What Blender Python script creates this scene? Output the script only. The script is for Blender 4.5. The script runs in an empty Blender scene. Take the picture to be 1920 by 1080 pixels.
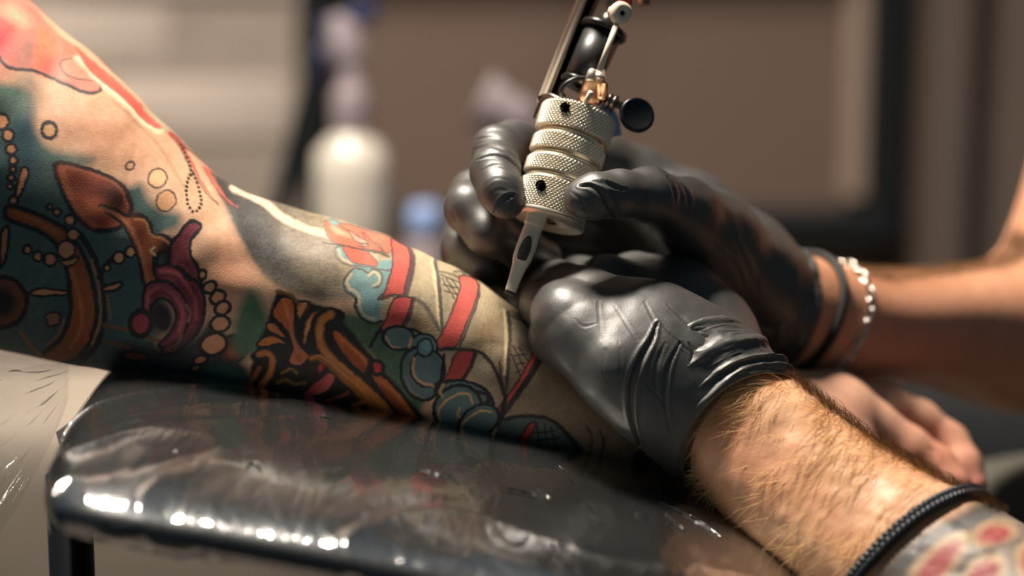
import bpy, math, random
import numpy as np
from mathutils import Vector
random.seed(7)
rng = np.random.default_rng(11)
scene = bpy.context.scene

# ------------------------------------------------------------------ camera
PITCH = math.radians(12)
LENS = 85.0
F = LENS / 36.0 * 1920.0
FWD = np.array([0, math.cos(PITCH), -math.sin(PITCH)])
UP = np.array([0, math.sin(PITCH), math.cos(PITCH)])
RIGHT = np.array([1.0, 0, 0])
TARGET = np.array([0, 0, 0.90])
CAM = TARGET - FWD * 1.0
cam_data = bpy.data.cameras.new('camera')
cam = bpy.data.objects.new('camera', cam_data)
scene.collection.objects.link(cam)
cam.location = CAM
cam.rotation_euler = (math.pi / 2 - PITCH, 0, 0)
cam_data.lens = LENS
cam_data.sensor_width = 36
cam_data.clip_start = 0.05
cam_data.dof.use_dof = True
cam_data.dof.focus_distance = 0.980
cam_data.dof.aperture_fstop = 3.4
cam_data.dof.aperture_blades = 0
scene.camera = cam

# ------------------------------------------------------------------ world, lights, exposure
world = bpy.data.worlds.new('world')
scene.world = world
world.use_nodes = True
world.node_tree.nodes['Background'].inputs[0].default_value = (0.50, 0.78, 1.0, 1)
world.node_tree.nodes['Background'].inputs[1].default_value = 0.07


def area(name, loc, look, sx, sy, power, col, spread=180):
    d = bpy.data.lights.new(name, 'AREA')
    d.shape = 'RECTANGLE'
    d.size = sx
    d.size_y = sy
    d.energy = power
    d.color = col
    d.spread = math.radians(spread)
    o = bpy.data.objects.new(name, d)
    scene.collection.objects.link(o)
    o.location = loc
    o.rotation_euler = (Vector(look) - Vector(loc)).to_track_quat('-Z', 'Y').to_euler()
    return o


area('work_lamp', (-0.27, 0.24, 2.05), (0.0, 0.03, 0.9), 0.24, 0.20, 19.5, (1, 0.89, 0.76), 130)
area('wall_fill', (-0.60, 0.55, 2.5), (-0.25, 1.5, 1.0), 0.8, 0.5, 8.6, (1, 0.90, 0.80), 80)  # added light that brightens the brick wall and the board
area('front_fill', (-0.9, -1.7, 2.0), (0, 0.1, 0.9), 0.8, 0.8, 0.55, (1, 0.90, 0.82))  # added weak fill from the front left, no window stands there
scene.view_settings.view_transform = 'Standard'
scene.view_settings.look = 'None'
scene.view_settings.exposure = 0.0
scene.view_settings.gamma = 1.0
scene.view_settings.use_curve_mapping = False


# ------------------------------------------------------------------ helpers
def at(px, py, d):
    px = np.asarray(px, float)
    py = np.asarray(py, float)
    d = np.asarray(d, float)
    return (CAM + d[..., None] * (FWD + ((px - 960) / F)[..., None] * RIGHT
                                  + ((540 - py) / F)[..., None] * UP))


def project(P):
    v = P - CAM
    d = v @ FWD
    return 960 + F * (v @ RIGHT) / d, 540 - F * (v @ UP) / d, d


def R(px, d=1.0):
    return px * d / F


def srgb(r, g, b):
    c = np.array([r, g, b], float) / 255.0
    return np.where(c <= 0.04045, c / 12.92, ((c + 0.055) / 1.055) ** 2.4)


def lin4(rgb):
    c = srgb(*rgb)
    return (float(c[0]), float(c[1]), float(c[2]), 1.0)


def nrm(v):
    v = np.asarray(v, float)
    return v / np.maximum(np.linalg.norm(v, axis=-1, keepdims=True), 1e-12)


def tag(o, label=None, category=None, group=None, kind=None):
    if label:
        o['label'] = label
    if category:
        o['category'] = category
    if group:
        o['group'] = group
    if kind:
        o['kind'] = kind
    return o


def ploc(parent):
    v = np.zeros(3)
    while parent is not None:
        v += np.array(parent.location)
        parent = parent.parent
    return v


def empty(name, loc):
    o = bpy.data.objects.new(name, None)
    scene.collection.objects.link(o)
    o.location = loc
    o.empty_display_size = 0.02
    return o


def place(name, me, c, mat, parent):
    if mat is not None:
        me.materials.append(mat)
    o = bpy.data.objects.new(name, me)
    scene.collection.objects.link(o)
    o.location = np.asarray(c) - ploc(parent)
    if parent is not None:
        o.parent = parent
    return o


def mesh_np(name, V, faces, mat=None, parent=None, smooth=True, col=None):
    """faces: array (M,4) / (M,3) or a list of such arrays"""
    V = np.asarray(V, float)
    if not isinstance(faces, list):
        faces = [faces]
    faces = [np.asarray(f, int) for f in faces if len(f)]
    lo = V.min(0)
    hi = V.max(0)
    c = (lo + hi) / 2
    c[2] = lo[2]
    me = bpy.data.meshes.new(name)
    me.vertices.add(len(V))
    me.vertices.foreach_set('co', (V - c).astype(np.float32).ravel())
    nl = sum(f.size for f in faces)
    me.loops.add(nl)
    me.loops.foreach_set('vertex_index', np.concatenate([f.ravel() for f in faces]).astype(np.int32))
    tot = np.concatenate([np.full(len(f), f.shape[1], np.int32) for f in faces])
    start = np.concatenate([[0], np.cumsum(tot)[:-1]]).astype(np.int32)
    me.polygons.add(len(tot))
    me.polygons.foreach_set('loop_start', start)
    me.polygons.foreach_set('loop_total', tot)
    me.polygons.foreach_set('use_smooth', np.full(len(tot), smooth))
    me.update(calc_edges=True)
    if col is not None:
        a = me.color_attributes.new('Col', 'FLOAT_COLOR', 'POINT')
        c4 = np.ones((len(V), 4), np.float32)
        c4[:, :3] = col
        a.data.foreach_set('color', c4.ravel())
    return place(name, me, c, mat, parent)


class MB:
    """collects shapes, builds ONE mesh"""

    def __init__(self):
        self.V = []
        self.Q = []
        self.T = []
        self.n = 0

    def add(self, V, Q=None, T=None):
        V = np.asarray(V, float)
        if Q is not None and len(Q):
            self.Q.append(np.asarray(Q, int) + self.n)
        if T is not None and len(T):
            self.T.append(np.asarray(T, int) + self.n)
        self.V.append(V)
        self.n += len(V)
        return self

    def box(self, c, s, X=(1, 0, 0), Y=(0, 1, 0), Z=(0, 0, 1), bev=0.0):
        """rounded box through a subdivided superquad: c centre, s half sizes"""
        c = np.asarray(c, float)
        b = min(bev, min(s) * 0.99)
        X, Y, Z = map(np.asarray, (X, Y, Z))
        pts = []
        idx = {}
        quads = []
        tri = []
        # chamfered box: 24 verts
        sx, sy, sz = s
        for i in (-1, 1):
            for j in (-1, 1):
                for k in (-1, 1):
                    for a in range(3):
                        p = [i * (sx - (b if a != 0 else 0)), j * (sy - (b if a != 1 else 0)), k * (sz - (b if a != 2 else 0))]
                        idx[(i, j, k, a)] = len(pts)
                        pts.append(p)
        for a in range(3):
            o1, o2 = [x for x in range(3) if x != a]
            for sgn in (-1, 1):
                def key(u, v):
                    q = [0, 0, 0]
                    q[a] = sgn
                    q[o1] = u
                    q[o2] = v
                    return idx[(q[0], q[1], q[2], a)]
                f = [key(-1, -1), key(1, -1), key(1, 1), key(-1, 1)]
                flip = (sgn > 0) == (a == 1)
                quads.append(f[::-1] if flip else f)
        for a in range(3):       # edges along axis a
            o1, o2 = [x for x in range(3) if x != a]
            for u in (-1, 1):
                for v in (-1, 1):
                    def key(s_, ax):
                        q = [0, 0, 0]
                        q[a] = s_
                        q[o1] = u
                        q[o2] = v
                        return idx[(q[0], q[1], q[2], ax)]
                    quads.append([key(-1, o1), key(1, o1), key(1, o2), key(-1, o2)])
        for i in (-1, 1):
            for j in (-1, 1):
                for k in (-1, 1):
                    tri.append([idx[(i, j, k, 0)], idx[(i, j, k, 1)], idx[(i, j, k, 2)]])
        P = np.array(pts)
        W = c + P[:, :1] * X + P[:, 1:2] * Y + P[:, 2:3] * Z
        return self.add(W, quads, tri)

    def tube(self, pts, rad, n=16, caps=True, flat=None):
        """swept tube along pts, radius per point; flat=(dir, factor) squashes along dir"""
        P = np.asarray(pts, float)
        m = len(P)
        rad = np.broadcast_to(np.asarray(rad, float), (m,))
        Tn = nrm(np.gradient(P, axis=0))
        ref = np.array([0.3, -0.8, 0.52])
        if abs(nrm(ref) @ Tn[0]) > 0.9:
            ref = np.array([1.0, 0.1, 0])
        N = nrm(ref - (ref @ Tn[0]) * Tn[0])
        rings = []
        a = np.linspace(0, 2 * np.pi, n, endpoint=False)
        for i in range(m):
            N = nrm(N - (N @ Tn[i]) * Tn[i])
            B = np.cross(Tn[i], N)
            ring = np.cos(a)[:, None] * N + np.sin(a)[:, None] * B
            if flat is not None:
                fd = np.asarray(flat[0])
                ring = ring + (ring @ fd)[:, None] * fd * (flat[1] - 1)
            rings.append(P[i] + rad[i] * ring)
        V = np.concatenate(rings)
        Q = []
        for i in range(m - 1):
            for j in range(n):
                k = (j + 1) % n
                Q.append([i * n + j, i * n + k, (i + 1) * n + k, (i + 1) * n + j])
        T = []
        if caps:
            V = np.concatenate([V, P[:1], P[-1:]])
            for j in range(n):
                k = (j + 1) % n
                T.append([m * n, k, j])
                T.append([m * n + 1, (m - 1) * n + j, (m - 1) * n + k])
        return self.add(V, Q, T)

    def lathe(self, o, axis, prof, n=32, ref=None):
        """prof: list of (w along axis, radius)"""
        o = np.asarray(o, float)
        axis = nrm(axis)
        ref = np.array([0.21, 0.4, 0.9]) if ref is None else np.asarray(ref)
        s = nrm(ref - (ref @ axis) * axis)
        t = np.cross(axis, s)
        a = np.linspace(0, 2 * np.pi, n, endpoint=False)
        circ = np.cos(a)[:, None] * s + np.sin(a)[:, None] * t
        V = np.concatenate([o + w * axis + max(r, 1e-6) * circ for w, r in prof])
        Q = []
        m = len(prof)
        for i in range(m - 1):
            for j in range(n):
                k = (j + 1) % n
                Q.append([i * n + j, i * n + k, (i + 1) * n + k, (i + 1) * n + j])
        return self.add(V, Q)

    def grid(self, V, closed_j=False):
        V = np.asarray(V, float)
        return self.add(V.reshape(-1, 3), grid_faces(V.shape[0], V.shape[1], closed_j))

    def build(self, name, mat, parent=None, smooth=True, col=None):
        fs = []
        if self.Q:
            fs.append(np.concatenate(self.Q))
        if self.T:
            fs.append(np.concatenate(self.T))
        return mesh_np(name, np.concatenate(self.V), fs, mat, parent, smooth, col)


def grid_faces(ni, nj, closed_j):
    i, j = np.meshgrid(np.arange(ni - 1), np.arange(nj if closed_j else nj - 1), indexing='ij')
    k = (j + 1) % nj
    return np.stack([i * nj + j, (i + 1) * nj + j, (i + 1) * nj + k, i * nj + k], -1).reshape(-1, 4)


def crom(P, n):
    """Catmull-Rom through rows of P at n even parameters"""
    P = np.asarray(P, float)
    m = len(P)
    u = np.linspace(0, m - 1, n)
    i = np.minimum(u.astype(int), m - 2)
    f = (u - i)[:, None]
    Pe = np.concatenate([2 * P[:1] - P[1:2], P, 2 * P[-1:] - P[-2:-1]])
    p0, p1, p2, p3 = Pe[i], Pe[i + 1], Pe[i + 2], Pe[i + 3]
    return 0.5 * (2 * p1 + (p2 - p0) * f + (2 * p0 - 5 * p1 + 4 * p2 - p3) * f ** 2 + (3 * p1 - p0 - 3 * p2 + p3) * f ** 3)


def vnoise(x, y, z, seed=0):
    """cheap smooth value noise, about -1..1"""
    def h(i, j, k):
        n = (i * 374761393 + j * 668265263 + k * 2147483647 + seed * 974711) & 0xFFFFFFFF
        n = ((n ^ (n >> 13)) * 1274126177) & 0xFFFFFFFF
        n = n ^ (n >> 16)
        return (n & 0xFFFF) / 32767.5 - 1
    xi, yi, zi = np.floor(x).astype(np.int64), np.floor(y).astype(np.int64), np.floor(z).astype(np.int64)
    fx, fy, fz = x - xi, y - yi, z - zi
    fx, fy, fz = [f * f * (3 - 2 * f) for f in (fx, fy, fz)]
    r = 0
    for a in (0, 1):
        for b in (0, 1):
            for c in (0, 1):
                r = r + h(xi + a, yi + b, zi + c) * (fx if a else 1 - fx) * (fy if b else 1 - fy) * (fz if c else 1 - fz)
    return r


# ------------------------------------------------------------------ materials
def material(name, base=(128, 128, 128), rough=0.5, metal=0.0, spec=0.5, attr=False, sss=0.0, noise=None,
             bump=None, coat=0.0, coat_rough=0.1, trans=0.0, alpha=1.0, sheen=0.0, ior=1.5):
    """noise=(scale, amount, colour2); bump = list of (kind, scale, strength, distance, stretch)"""
    m = bpy.data.materials.new(name)
    m.use_nodes = True
    nt = m.node_tree
    b = nt.nodes['Principled BSDF']
    L = nt.links.new
    b.inputs['Roughness'].default_value = rough
    b.inputs['Metallic'].default_value = metal
    b.inputs['Specular IOR Level'].default_value = spec
    b.inputs['Coat Weight'].default_value = coat
    b.inputs['IOR'].default_value = ior
    b.inputs['Coat Roughness'].default_value = coat_rough
    b.inputs['Transmission Weight'].default_value = trans
    b.inputs['Alpha'].default_value = alpha
    b.inputs['Sheen Weight'].default_value = sheen
    tc = nt.nodes.new('ShaderNodeTexCoord')
    src = None
    if attr:
        at_ = nt.nodes.new('ShaderNodeAttribute')
        at_.attribute_name = 'Col'
        src = at_.outputs['Color']
    else:
        rgb = nt.nodes.new('ShaderNodeRGB')
        rgb.outputs[0].default_value = lin4(base)
        src = rgb.outputs[0]
    if noise:
        nz = nt.nodes.new('ShaderNodeTexNoise')
        nz.inputs['Scale'].default_value = noise[0]
        nz.inputs['Detail'].default_value = 5
        L(tc.outputs['Object'], nz.inputs['Vector'])
        mr = nt.nodes.new('ShaderNodeMapRange')
        mr.inputs['From Min'].default_value = 0.35
        mr.inputs['From Max'].default_value = 0.7
        mr.inputs['To Max'].default_value = noise[1]
        L(nz.outputs['Fac'], mr.inputs['Value'])
        mx = nt.nodes.new('ShaderNodeMix')
        mx.data_type = 'RGBA'
        L(mr.outputs[0], mx.inputs[0])
        L(src, mx.inputs[6])
        if attr:
            mx.blend_type = 'MULTIPLY'
        mx.inputs[7].default_value = lin4(noise[2])
        src = mx.outputs[2]
    L(src, b.inputs['Base Color'])
    if sss:
        b.inputs['Subsurface Weight'].default_value = sss
        b.inputs['Subsurface Radius'].default_value = (1.0, 0.35, 0.2)
        b.inputs['Subsurface Scale'].default_value = 0.004
    prev = None
    for (kind, sc, st, dist, stretch) in (bump or []):
        mp = nt.nodes.new('ShaderNodeMapping')
        mp.inputs['Scale'].default_value = stretch
        L(tc.outputs['Object'], mp.inputs['Vector'])
        if kind == 'voronoi':
            t = nt.nodes.new('ShaderNodeTexVoronoi')
            t.feature = 'DISTANCE_TO_EDGE'
            t.inputs['Scale'].default_value = sc
            o = t.outputs['Distance']
        elif kind == 'wave':
            t = nt.nodes.new('ShaderNodeTexWave')
            t.inputs['Scale'].default_value = sc
            t.inputs['Distortion'].default_value = 6
            t.inputs['Detail'].default_value = 3
            o = t.outputs['Fac']
        else:
            t = nt.nodes.new('ShaderNodeTexNoise')
            t.inputs['Scale'].default_value = sc
            t.inputs['Detail'].default_value = 6
            o = t.outputs['Fac']
        L(mp.outputs[0], t.inputs['Vector'])
        bp = nt.nodes.new('ShaderNodeBump')
        bp.inputs['Strength'].default_value = st
        bp.inputs['Distance'].default_value = dist
        L(o, bp.inputs['Height'])
        if prev:
            L(prev, bp.inputs['Normal'])
        prev = bp.outputs[0]
    if prev:
        L(prev, b.inputs['Normal'])
    return m


ONE = (1, 1, 1)
M = {}
M['tattoo_skin'] = material('tattooed_skin', attr=True, rough=0.52, spec=0.28, sss=0.12,
                            noise=(240, 0.25, (205, 190, 178)),
                            bump=[('voronoi', 900, 0.12, 0.0004, ONE), ('noise', 1500, 0.25, 0.0004, ONE)])
M['skin'] = material('skin', attr=True, rough=0.48, spec=0.4, sss=0.2,
                     noise=(90, 0.35, (236, 208, 196)),
                     bump=[('voronoi', 700, 0.15, 0.0005, ONE), ('noise', 300, 0.25, 0.001, ONE)])
M['glove'] = material('black_nitrile', (56, 55, 52), rough=0.48, spec=0.5, ior=1.95,
                      bump=[('noise', 420, 0.10, 0.0005, ONE), ('noise', 2200, 0.25, 0.0003, ONE)])
M['steel'] = material('knurled_steel', (246, 234, 212), rough=0.36, metal=0.75)
M['nickel'] = material('satin_nickel', (240, 226, 202), rough=0.4, metal=0.0)
M['steel_dark'] = material('dark_steel', (120, 112, 104), rough=0.35, metal=1.0)
M['brass'] = material('aged_brass', (196, 160, 134), rough=0.36, metal=1.0, noise=(300, 0.6, (120, 80, 64)))
M['black_enamel'] = material('black_enamel', (18, 20, 22), rough=0.3, spec=0.5)
M['coil_wrap'] = material('black_heat_shrink', (34, 34, 36), rough=0.42, spec=0.8)
M['hole_shade'] = material('painted_hole_shade', (8, 8, 8), rough=0.8, spec=0.1)  # near-black colour standing in for the shade inside holes
M['cream_plastic'] = material('cream_plastic', (240, 226, 202), rough=0.38, spec=0.5)
M['smoky'] = material('smoky_insert', (92, 80, 70), rough=0.3, noise=(600, 0.8, (40, 34, 30)))
M['blue_plastic'] = material('pale_blue_plastic', (160, 186, 236), rough=0.4)
M['red_plastic'] = material('red_plastic', (200, 58, 34), rough=0.4)
M['vinyl'] = material('black_vinyl', (22, 24, 26), rough=0.4, spec=0.4, noise=(24, 0.5, (48, 46, 44)),
                      bump=[('noise', 90, 0.2, 0.002, ONE)])
M['cord'] = material('black_cord', (20, 20, 22), rough=0.6)
M['braid'] = material('black_leather_braid', (30, 36, 42), rough=0.42, spec=0.5)
M['silver'] = material('silver_chain', (214, 206, 196), rough=0.22, metal=1.0)
M['hair'] = material('golden_body_hair', (232, 196, 140), rough=0.45, spec=0.4)
M['hair_dark'] = material('brown_body_hair', (120, 88, 56), rough=0.5, spec=0.3)
M['nail'] = material('fingernail', (196, 158, 156), rough=0.25, spec=0.5, coat=0.3)
M['cloth_black'] = material('black_cotton', (20, 23, 26), rough=0.9, spec=0.2, sheen=0.1, bump=[('noise', 500, 0.3, 0.001, ONE)])
M['cloth_grey'] = material('grey_denim', (92, 90, 82), rough=0.9, spec=0.2, bump=[('noise', 500, 0.3, 0.001, ONE)])
M['cloth_beige'] = material('grey_beige_upholstery', (176, 163, 148), rough=0.7, spec=0.3, noise=(9, 0.4, (128, 116, 106)), bump=[('noise', 300, .3, .001, ONE)])
M['brick'] = material('painted_brick', (206, 190, 176), rough=0.75, noise=(14, 0.35, (186, 168, 154)), bump=[('noise', 60, 0.4, 0.003, ONE)])
M['mortar'] = material('painted_mortar', (186, 170, 156), rough=0.85, noise=(20, 0.4, (150, 136, 124)))
M['brown_board'] = material('brown_board', (128, 107, 94), rough=0.6, noise=(3, 0.35, (118, 97, 84)))
M['black_frame'] = material('black_frame', (30, 33, 36), rough=0.45)
M['pale_strip'] = material('pale_edge_strip', (180, 158, 142), rough=0.5)
M['curtain'] = material('brown_curtain', (110, 97, 88), rough=0.9, spec=0.15, noise=(8, 0.4, (98, 86, 80)))
M['plaster'] = material('brown_plaster', (132, 112, 98), rough=0.85, noise=(3, 0.3, (112, 94, 82)))
M['floor'] = material('grey_floor', (120, 112, 104), rough=0.6, noise=(5, 0.4, (96, 88, 82)))
M['pole'] = material('dark_green_metal', (26, 36, 38), rough=0.5, spec=0.4)
M['white_bottle'] = material('white_bottle_plastic', (240, 230, 214), rough=0.22, spec=0.7, coat=.5, coat_rough=.1)
M['mauve'] = material('mauve_plastic', (168, 154, 158), rough=0.4)
M['navy'] = material('navy_plastic', (44, 52, 92), rough=0.45)
M['counter'] = material('dark_brown_laminate', (74, 60, 52), rough=0.5)


def film_material():
    m = bpy.data.materials.new('cling_film')
    m.use_nodes = True
    nt = m.node_tree
    nt.nodes.clear()
    L = nt.links.new
    out = nt.nodes.new('ShaderNodeOutputMaterial')
    tr = nt.nodes.new('ShaderNodeBsdfTransparent')
    tr.inputs[0].default_value = (0.93, 0.94, 0.95, 1)
    gl = nt.nodes.new('ShaderNodeBsdfGlossy')
    gl.inputs['Roughness'].default_value = 0.15
    gl.inputs['Color'].default_value = (1, 1, 1, 1)
    df = nt.nodes.new('ShaderNodeBsdfDiffuse')
    df.inputs[0].default_value = (0.55, 0.53, 0.5, 1)
    fr = nt.nodes.new('ShaderNodeFresnel')
    fr.inputs[0].default_value = 1.5
    mr = nt.nodes.new('ShaderNodeMath')
    mr.operation = 'MULTIPLY_ADD'
    mr.inputs[1].default_value = 0.5
    mr.inputs[2].default_value = 0.05
    tc = nt.nodes.new('ShaderNodeTexCoord')
    mp = nt.nodes.new('ShaderNodeMapping')
    mp.inputs['Rotation'].default_value = (0, 0.3, 0.7)
    mp.inputs['Scale'].default_value = (1.0, 0.28, 1.0)
    n1 = nt.nodes.new('ShaderNodeTexNoise')
    n1.inputs['Scale'].default_value = 55
    n1.inputs['Detail'].default_value = 4
    n1.inputs['Distortion'].default_value = 1.2
    n2 = nt.nodes.new('ShaderNodeTexNoise')
    n2.inputs['Scale'].default_value = 260
    n2.inputs['Detail'].default_value = 3
    L(tc.outputs['Object'], mp.inputs[0])
    L(mp.outputs[0], n1.inputs['Vector'])
    L(mp.outputs[0], n2.inputs['Vector'])
    b1 = nt.nodes.new('ShaderNodeBump')
    b1.inputs['Strength'].default_value = 0.2
    b1.inputs['Distance'].default_value = 0.006
    b2 = nt.nodes.new('ShaderNodeBump')
    b2.inputs['Strength'].default_value = 0.12
    b2.inputs['Distance'].default_value = 0.0015
    L(n1.outputs['Fac'], b1.inputs['Height'])
    L(n2.outputs['Fac'], b2.inputs['Height'])
    L(b1.outputs[0], b2.inputs['Normal'])
    for nd in (gl, fr):
        L(b2.outputs[0], nd.inputs['Normal'])
    L(fr.outputs[0], mr.inputs[0])
    m1 = nt.nodes.new('ShaderNodeMixShader')
    m1.inputs[0].default_value = 0.012
    L(tr.outputs[0], m1.inputs[1])
    L(df.outputs[0], m1.inputs[2])
    m2 = nt.nodes.new('ShaderNodeMixShader')
    L(mr.outputs[0], m2.inputs[0])
    L(m1.outputs[0], m2.inputs[1])
    L(gl.outputs[0], m2.inputs[2])
    L(m2.outputs[0], out.inputs[0])
    return m


M['film'] = film_material()
M['film_gloss'] = material('film_crease', (44, 44, 44), rough=0.05, spec=1.0, alpha=0.6, coat=1.0, coat_rough=0.03)


# ------------------------------------------------------------------ lofted limbs
class Loft:
    """stations: (Tx,Ty, Bx,By, depth of axis, half depth). Sections stand square to the axis."""

    def __init__(self, st, ns, nt, front=0.5, power=2.0):
        S = crom(st, ns)
        self.ns, self.nt = ns, nt
        T3 = at(S[:, 0], S[:, 1], S[:, 4])
        B3 = at(S[:, 2], S[:, 3], S[:, 4])
        C = (T3 + B3) / 2
        U = (T3 - B3) / 2
        A = nrm(np.gradient(C, axis=0))
        W = np.cross(A, U)
        W = nrm(W)
        sg = np.sign((W @ FWD).mean())
        W = -W * sg * S[:, 5:6]
        nf = int(nt * front)
        t = np.concatenate([np.linspace(0, np.pi, nf, endpoint=False), np.linspace(np.pi, 2 * np.pi, nt - nf, endpoint=False)])
        self.t = t
        c, s = np.cos(t), np.sin(t)
        e = 2.0 / power
        ce = np.sign(c) * np.abs(c) ** e
        se = np.sign(s) * np.abs(s) ** e
        self.C, self.U, self.W, self.A = C, U, W, A
        self.V = C[:, None] + ce[None, :, None] * U[:, None] + se[None, :, None] * W[:, None]
        M_ = C[:, None] + ce[None, :, None] * U[:, None] + np.abs(se)[None, :, None] * W[:, None]
        self.X, self.Y, _ = project(M_.reshape(-1, 3))
        self.N = nrm((ce[None, :, None] * U[:, None] / np.linalg.norm(U, axis=1)[:, None, None] ** 2
                      + se[None, :, None] * W[:, None] / np.linalg.norm(W, axis=1)[:, None, None] ** 2))

    def faces(self):
        return grid_faces(self.ns, self.nt, True)

    def with_caps(self):
        V = self.V.reshape(-1, 3)
        n = len(V)
        V = np.concatenate([V, self.C[:1] - self.A[:1] * 0.01, self.C[-1:] + self.A[-1:] * 0.01])
        j = np.arange(self.nt)
        k = (j + 1) % self.nt
        b = (self.ns - 1) * self.nt
        T = np.concatenate([np.stack([np.full(self.nt, n), j, k], 1), np.stack([np.full(self.nt, n + 1), b + k, b + j], 1)])
        return V, [self.faces(), T]


# ------------------------------------------------------------------ tattoo painter (colour per vertex)
class Painter:
    def __init__(self, X, Y, base):
        self.X, self.Y = X, Y
        self.C = np.tile(srgb(*base), (len(X), 1))
        self.order = None

    def _sel(self, P, pad):
        lo = P.min(0) - pad
        hi = P.max(0) + pad
        return np.nonzero((self.X > lo[0]) & (self.X < hi[0]) & (self.Y > lo[1]) & (self.Y < hi[1]))[0]

    def _dist(self, x, y, P, w=None):
        d2 = np.full(len(x), 1e9)
        for i in range(len(P) - 1):
            ax, ay = P[i]
            bx, by = P[i + 1]
            dx, dy = bx - ax, by - ay
            L = dx * dx + dy * dy + 1e-9
            h = np.clip(((x - ax) * dx + (y - ay) * dy) / L, 0, 1)
            q = np.hypot(x - ax - h * dx, y - ay - h * dy)
            if w is not None:
                q = q - (w[i] + (w[i + 1] - w[i]) * h)
            d2 = np.minimum(d2, q)
        return d2

    def _mix(self, i, col, a):
        c = srgb(*col) if not isinstance(col, np.ndarray) else col
        self.C[i] = self.C[i] * (1 - a[:, None]) + c * a[:, None]

    def fill(self, pts, col, soft=2.0, alpha=1.0, smooth=True, line=0, line_col=(42, 43, 45), col2=None, ax=None, speck=0.0):
        P = np.asarray(pts, float)
        if smooth:
            Q = np.concatenate([P[-2:], P, P[:2]])
            m = len(P)
            P = crom(Q, (len(Q) - 1) * 6 + 1)[12:12 + m * 6 + 1]
        else:
            P = np.concatenate([P, P[:1]])
        i = self._sel(P, soft * 2 + line + 2)
        if not len(i):
            return self
        x, y = self.X[i], self.Y[i]
        ins = np.zeros(len(i), bool)
        for k in range(len(P) - 1):
            x1, y1 = P[k]
            x2, y2 = P[k + 1]
            if y1 == y2:
                continue
            c = ((y1 > y) != (y2 > y)) & (x < (x2 - x1) * (y - y1) / (y2 - y1) + x1)
            ins ^= c
        d = self._dist(x, y, P) * np.where(ins, -1, 1)
        a = np.clip(0.5 - d / (2 * soft), 0, 1) * alpha
        cc = srgb(*col)
        if col2 is not None:
            (x0, y0), (x1, y1) = ax
            L = (x1 - x0) ** 2 + (y1 - y0) ** 2
            g = np.clip(((x - x0) * (x1 - x0) + (y - y0) * (y1 - y0)) / L, 0, 1)[:, None]
            cc = srgb(*col) * (1 - g) + srgb(*col2) * g
        if speck:
            nz = vnoise(x / 3.0, y / 3.0, x * 0, 3) * 0.6 + vnoise(x / 9.0, y / 5.0, x * 0, 5) * 0.5
            cc = cc * (1 + speck * nz[:, None])
        self._mix(i, cc if isinstance(cc, np.ndarray) else cc, a)
        if line:
            a = np.clip(0.5 - (np.abs(d) - line / 2) / 1.8, 0, 1)
            self._mix(i, line_col, a)
        return self

    def stroke(self, pts, w, col=(42, 43, 45), soft=1.3, alpha=1.0, smooth=True, taper=0):
        P = np.asarray(pts, float)
        if smooth and len(P) > 2:
            P = crom(P, (len(P) - 1) * 6 + 1)
        W = np.full(len(P), w / 2.0)
        u = np.linspace(0, 1, len(P))
        if taper == 1:
            W = W * (1 - 0.85 * u)
        elif taper == 2:
            W = W * (0.15 + 0.85 * np.sin(np.pi * np.clip(u, 0.0, 1)))
        i = self._sel(P, w + soft * 2 + 2)
        if not len(i):
            return self
        d = self._dist(self.X[i], self.Y[i], P, W)
        a = np.clip(0.5 - d / (2 * soft), 0, 1) * alpha
        self._mix(i, col, a)
        return self

    def oval(self, cx, cy, rx, ry, col, ang=0, line=0, line_col=(42, 43, 45), soft=2.0, alpha=1.0):
        P = np.array([[cx - rx - ry, cy - rx - ry], [cx + rx + ry, cy + rx + ry]])
        i = self._sel(P, line + soft * 2)
        if not len(i):
            return self
        x, y = self.X[i] - cx, self.Y[i] - cy
        c, s = math.cos(math.radians(ang)), math.sin(math.radians(ang))
        u, v = x * c + y * s, -x * s + y * c
        k = np.sqrt((u / rx) ** 2 + (v / ry) ** 2)
        d = (k - 1) * min(rx, ry)
        if col is not None:
            self._mix(i, col, np.clip(0.5 - d / (2 * soft), 0, 1) * alpha)
        if line:
            self._mix(i, line_col, np.clip(0.5 - (np.abs(d) - line / 2) / 1.8, 0, 1) * alpha)
        return self

    def dots(self, pts, step, r, col=(40, 38, 38)):
        P = crom(np.asarray(pts, float), 200)
        L = np.concatenate([[0], np.cumsum(np.linalg.norm(np.diff(P, axis=0), axis=1))])
        for s in np.arange(0, L[-1], step):
            self.oval(np.interp(s, L, P[:, 0]), np.interp(s, L, P[:, 1]), r, r, col, soft=1.2)
        return self


# ------------------------------------------------------------------ signed-distance modelling for hands
def rcone(p, a, b, ra, rb):
    ba = b - a
    h = np.clip((p - a) @ ba / (ba @ ba + 1e-12), 0, 1)
    return np.linalg.norm(p - a - h[:, None] * ba, axis=1) - (ra + (rb - ra) * h)


def smin(a, b, k):
    h = np.maximum(k - np.abs(a - b), 0) / k
    return np.minimum(a, b) - h * h * k * 0.25


def chain3(ch):
    """[(px,py,d,rpx)] -> points, radii"""
    c = np.asarray(ch, float)
    return at(c[:, 0], c[:, 1], c[:, 2]), c[:, 3] * c[:, 2] / F


def chain_sdf(p, ch, k=0.005):
    P, r = chain3(ch)
    d = None
    for i in range(len(P) - 1):
        q = rcone(p, P[i], P[i + 1], r[i], r[i + 1])
        d = q if d is None else smin(d, q, k)
    return d


def hand_sdf(palm, fingers, kp=0.012, kf=0.009):
    def f(p):
        d = None
        for ch in palm:
            q = chain_sdf(p, ch, 0.01)
            d = q if d is None else smin(d, q, kp)
        res = d
        for ch in fingers:
            res = np.minimum(res, smin(d, chain_sdf(p, ch), kf))
        return res
    return f


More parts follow.
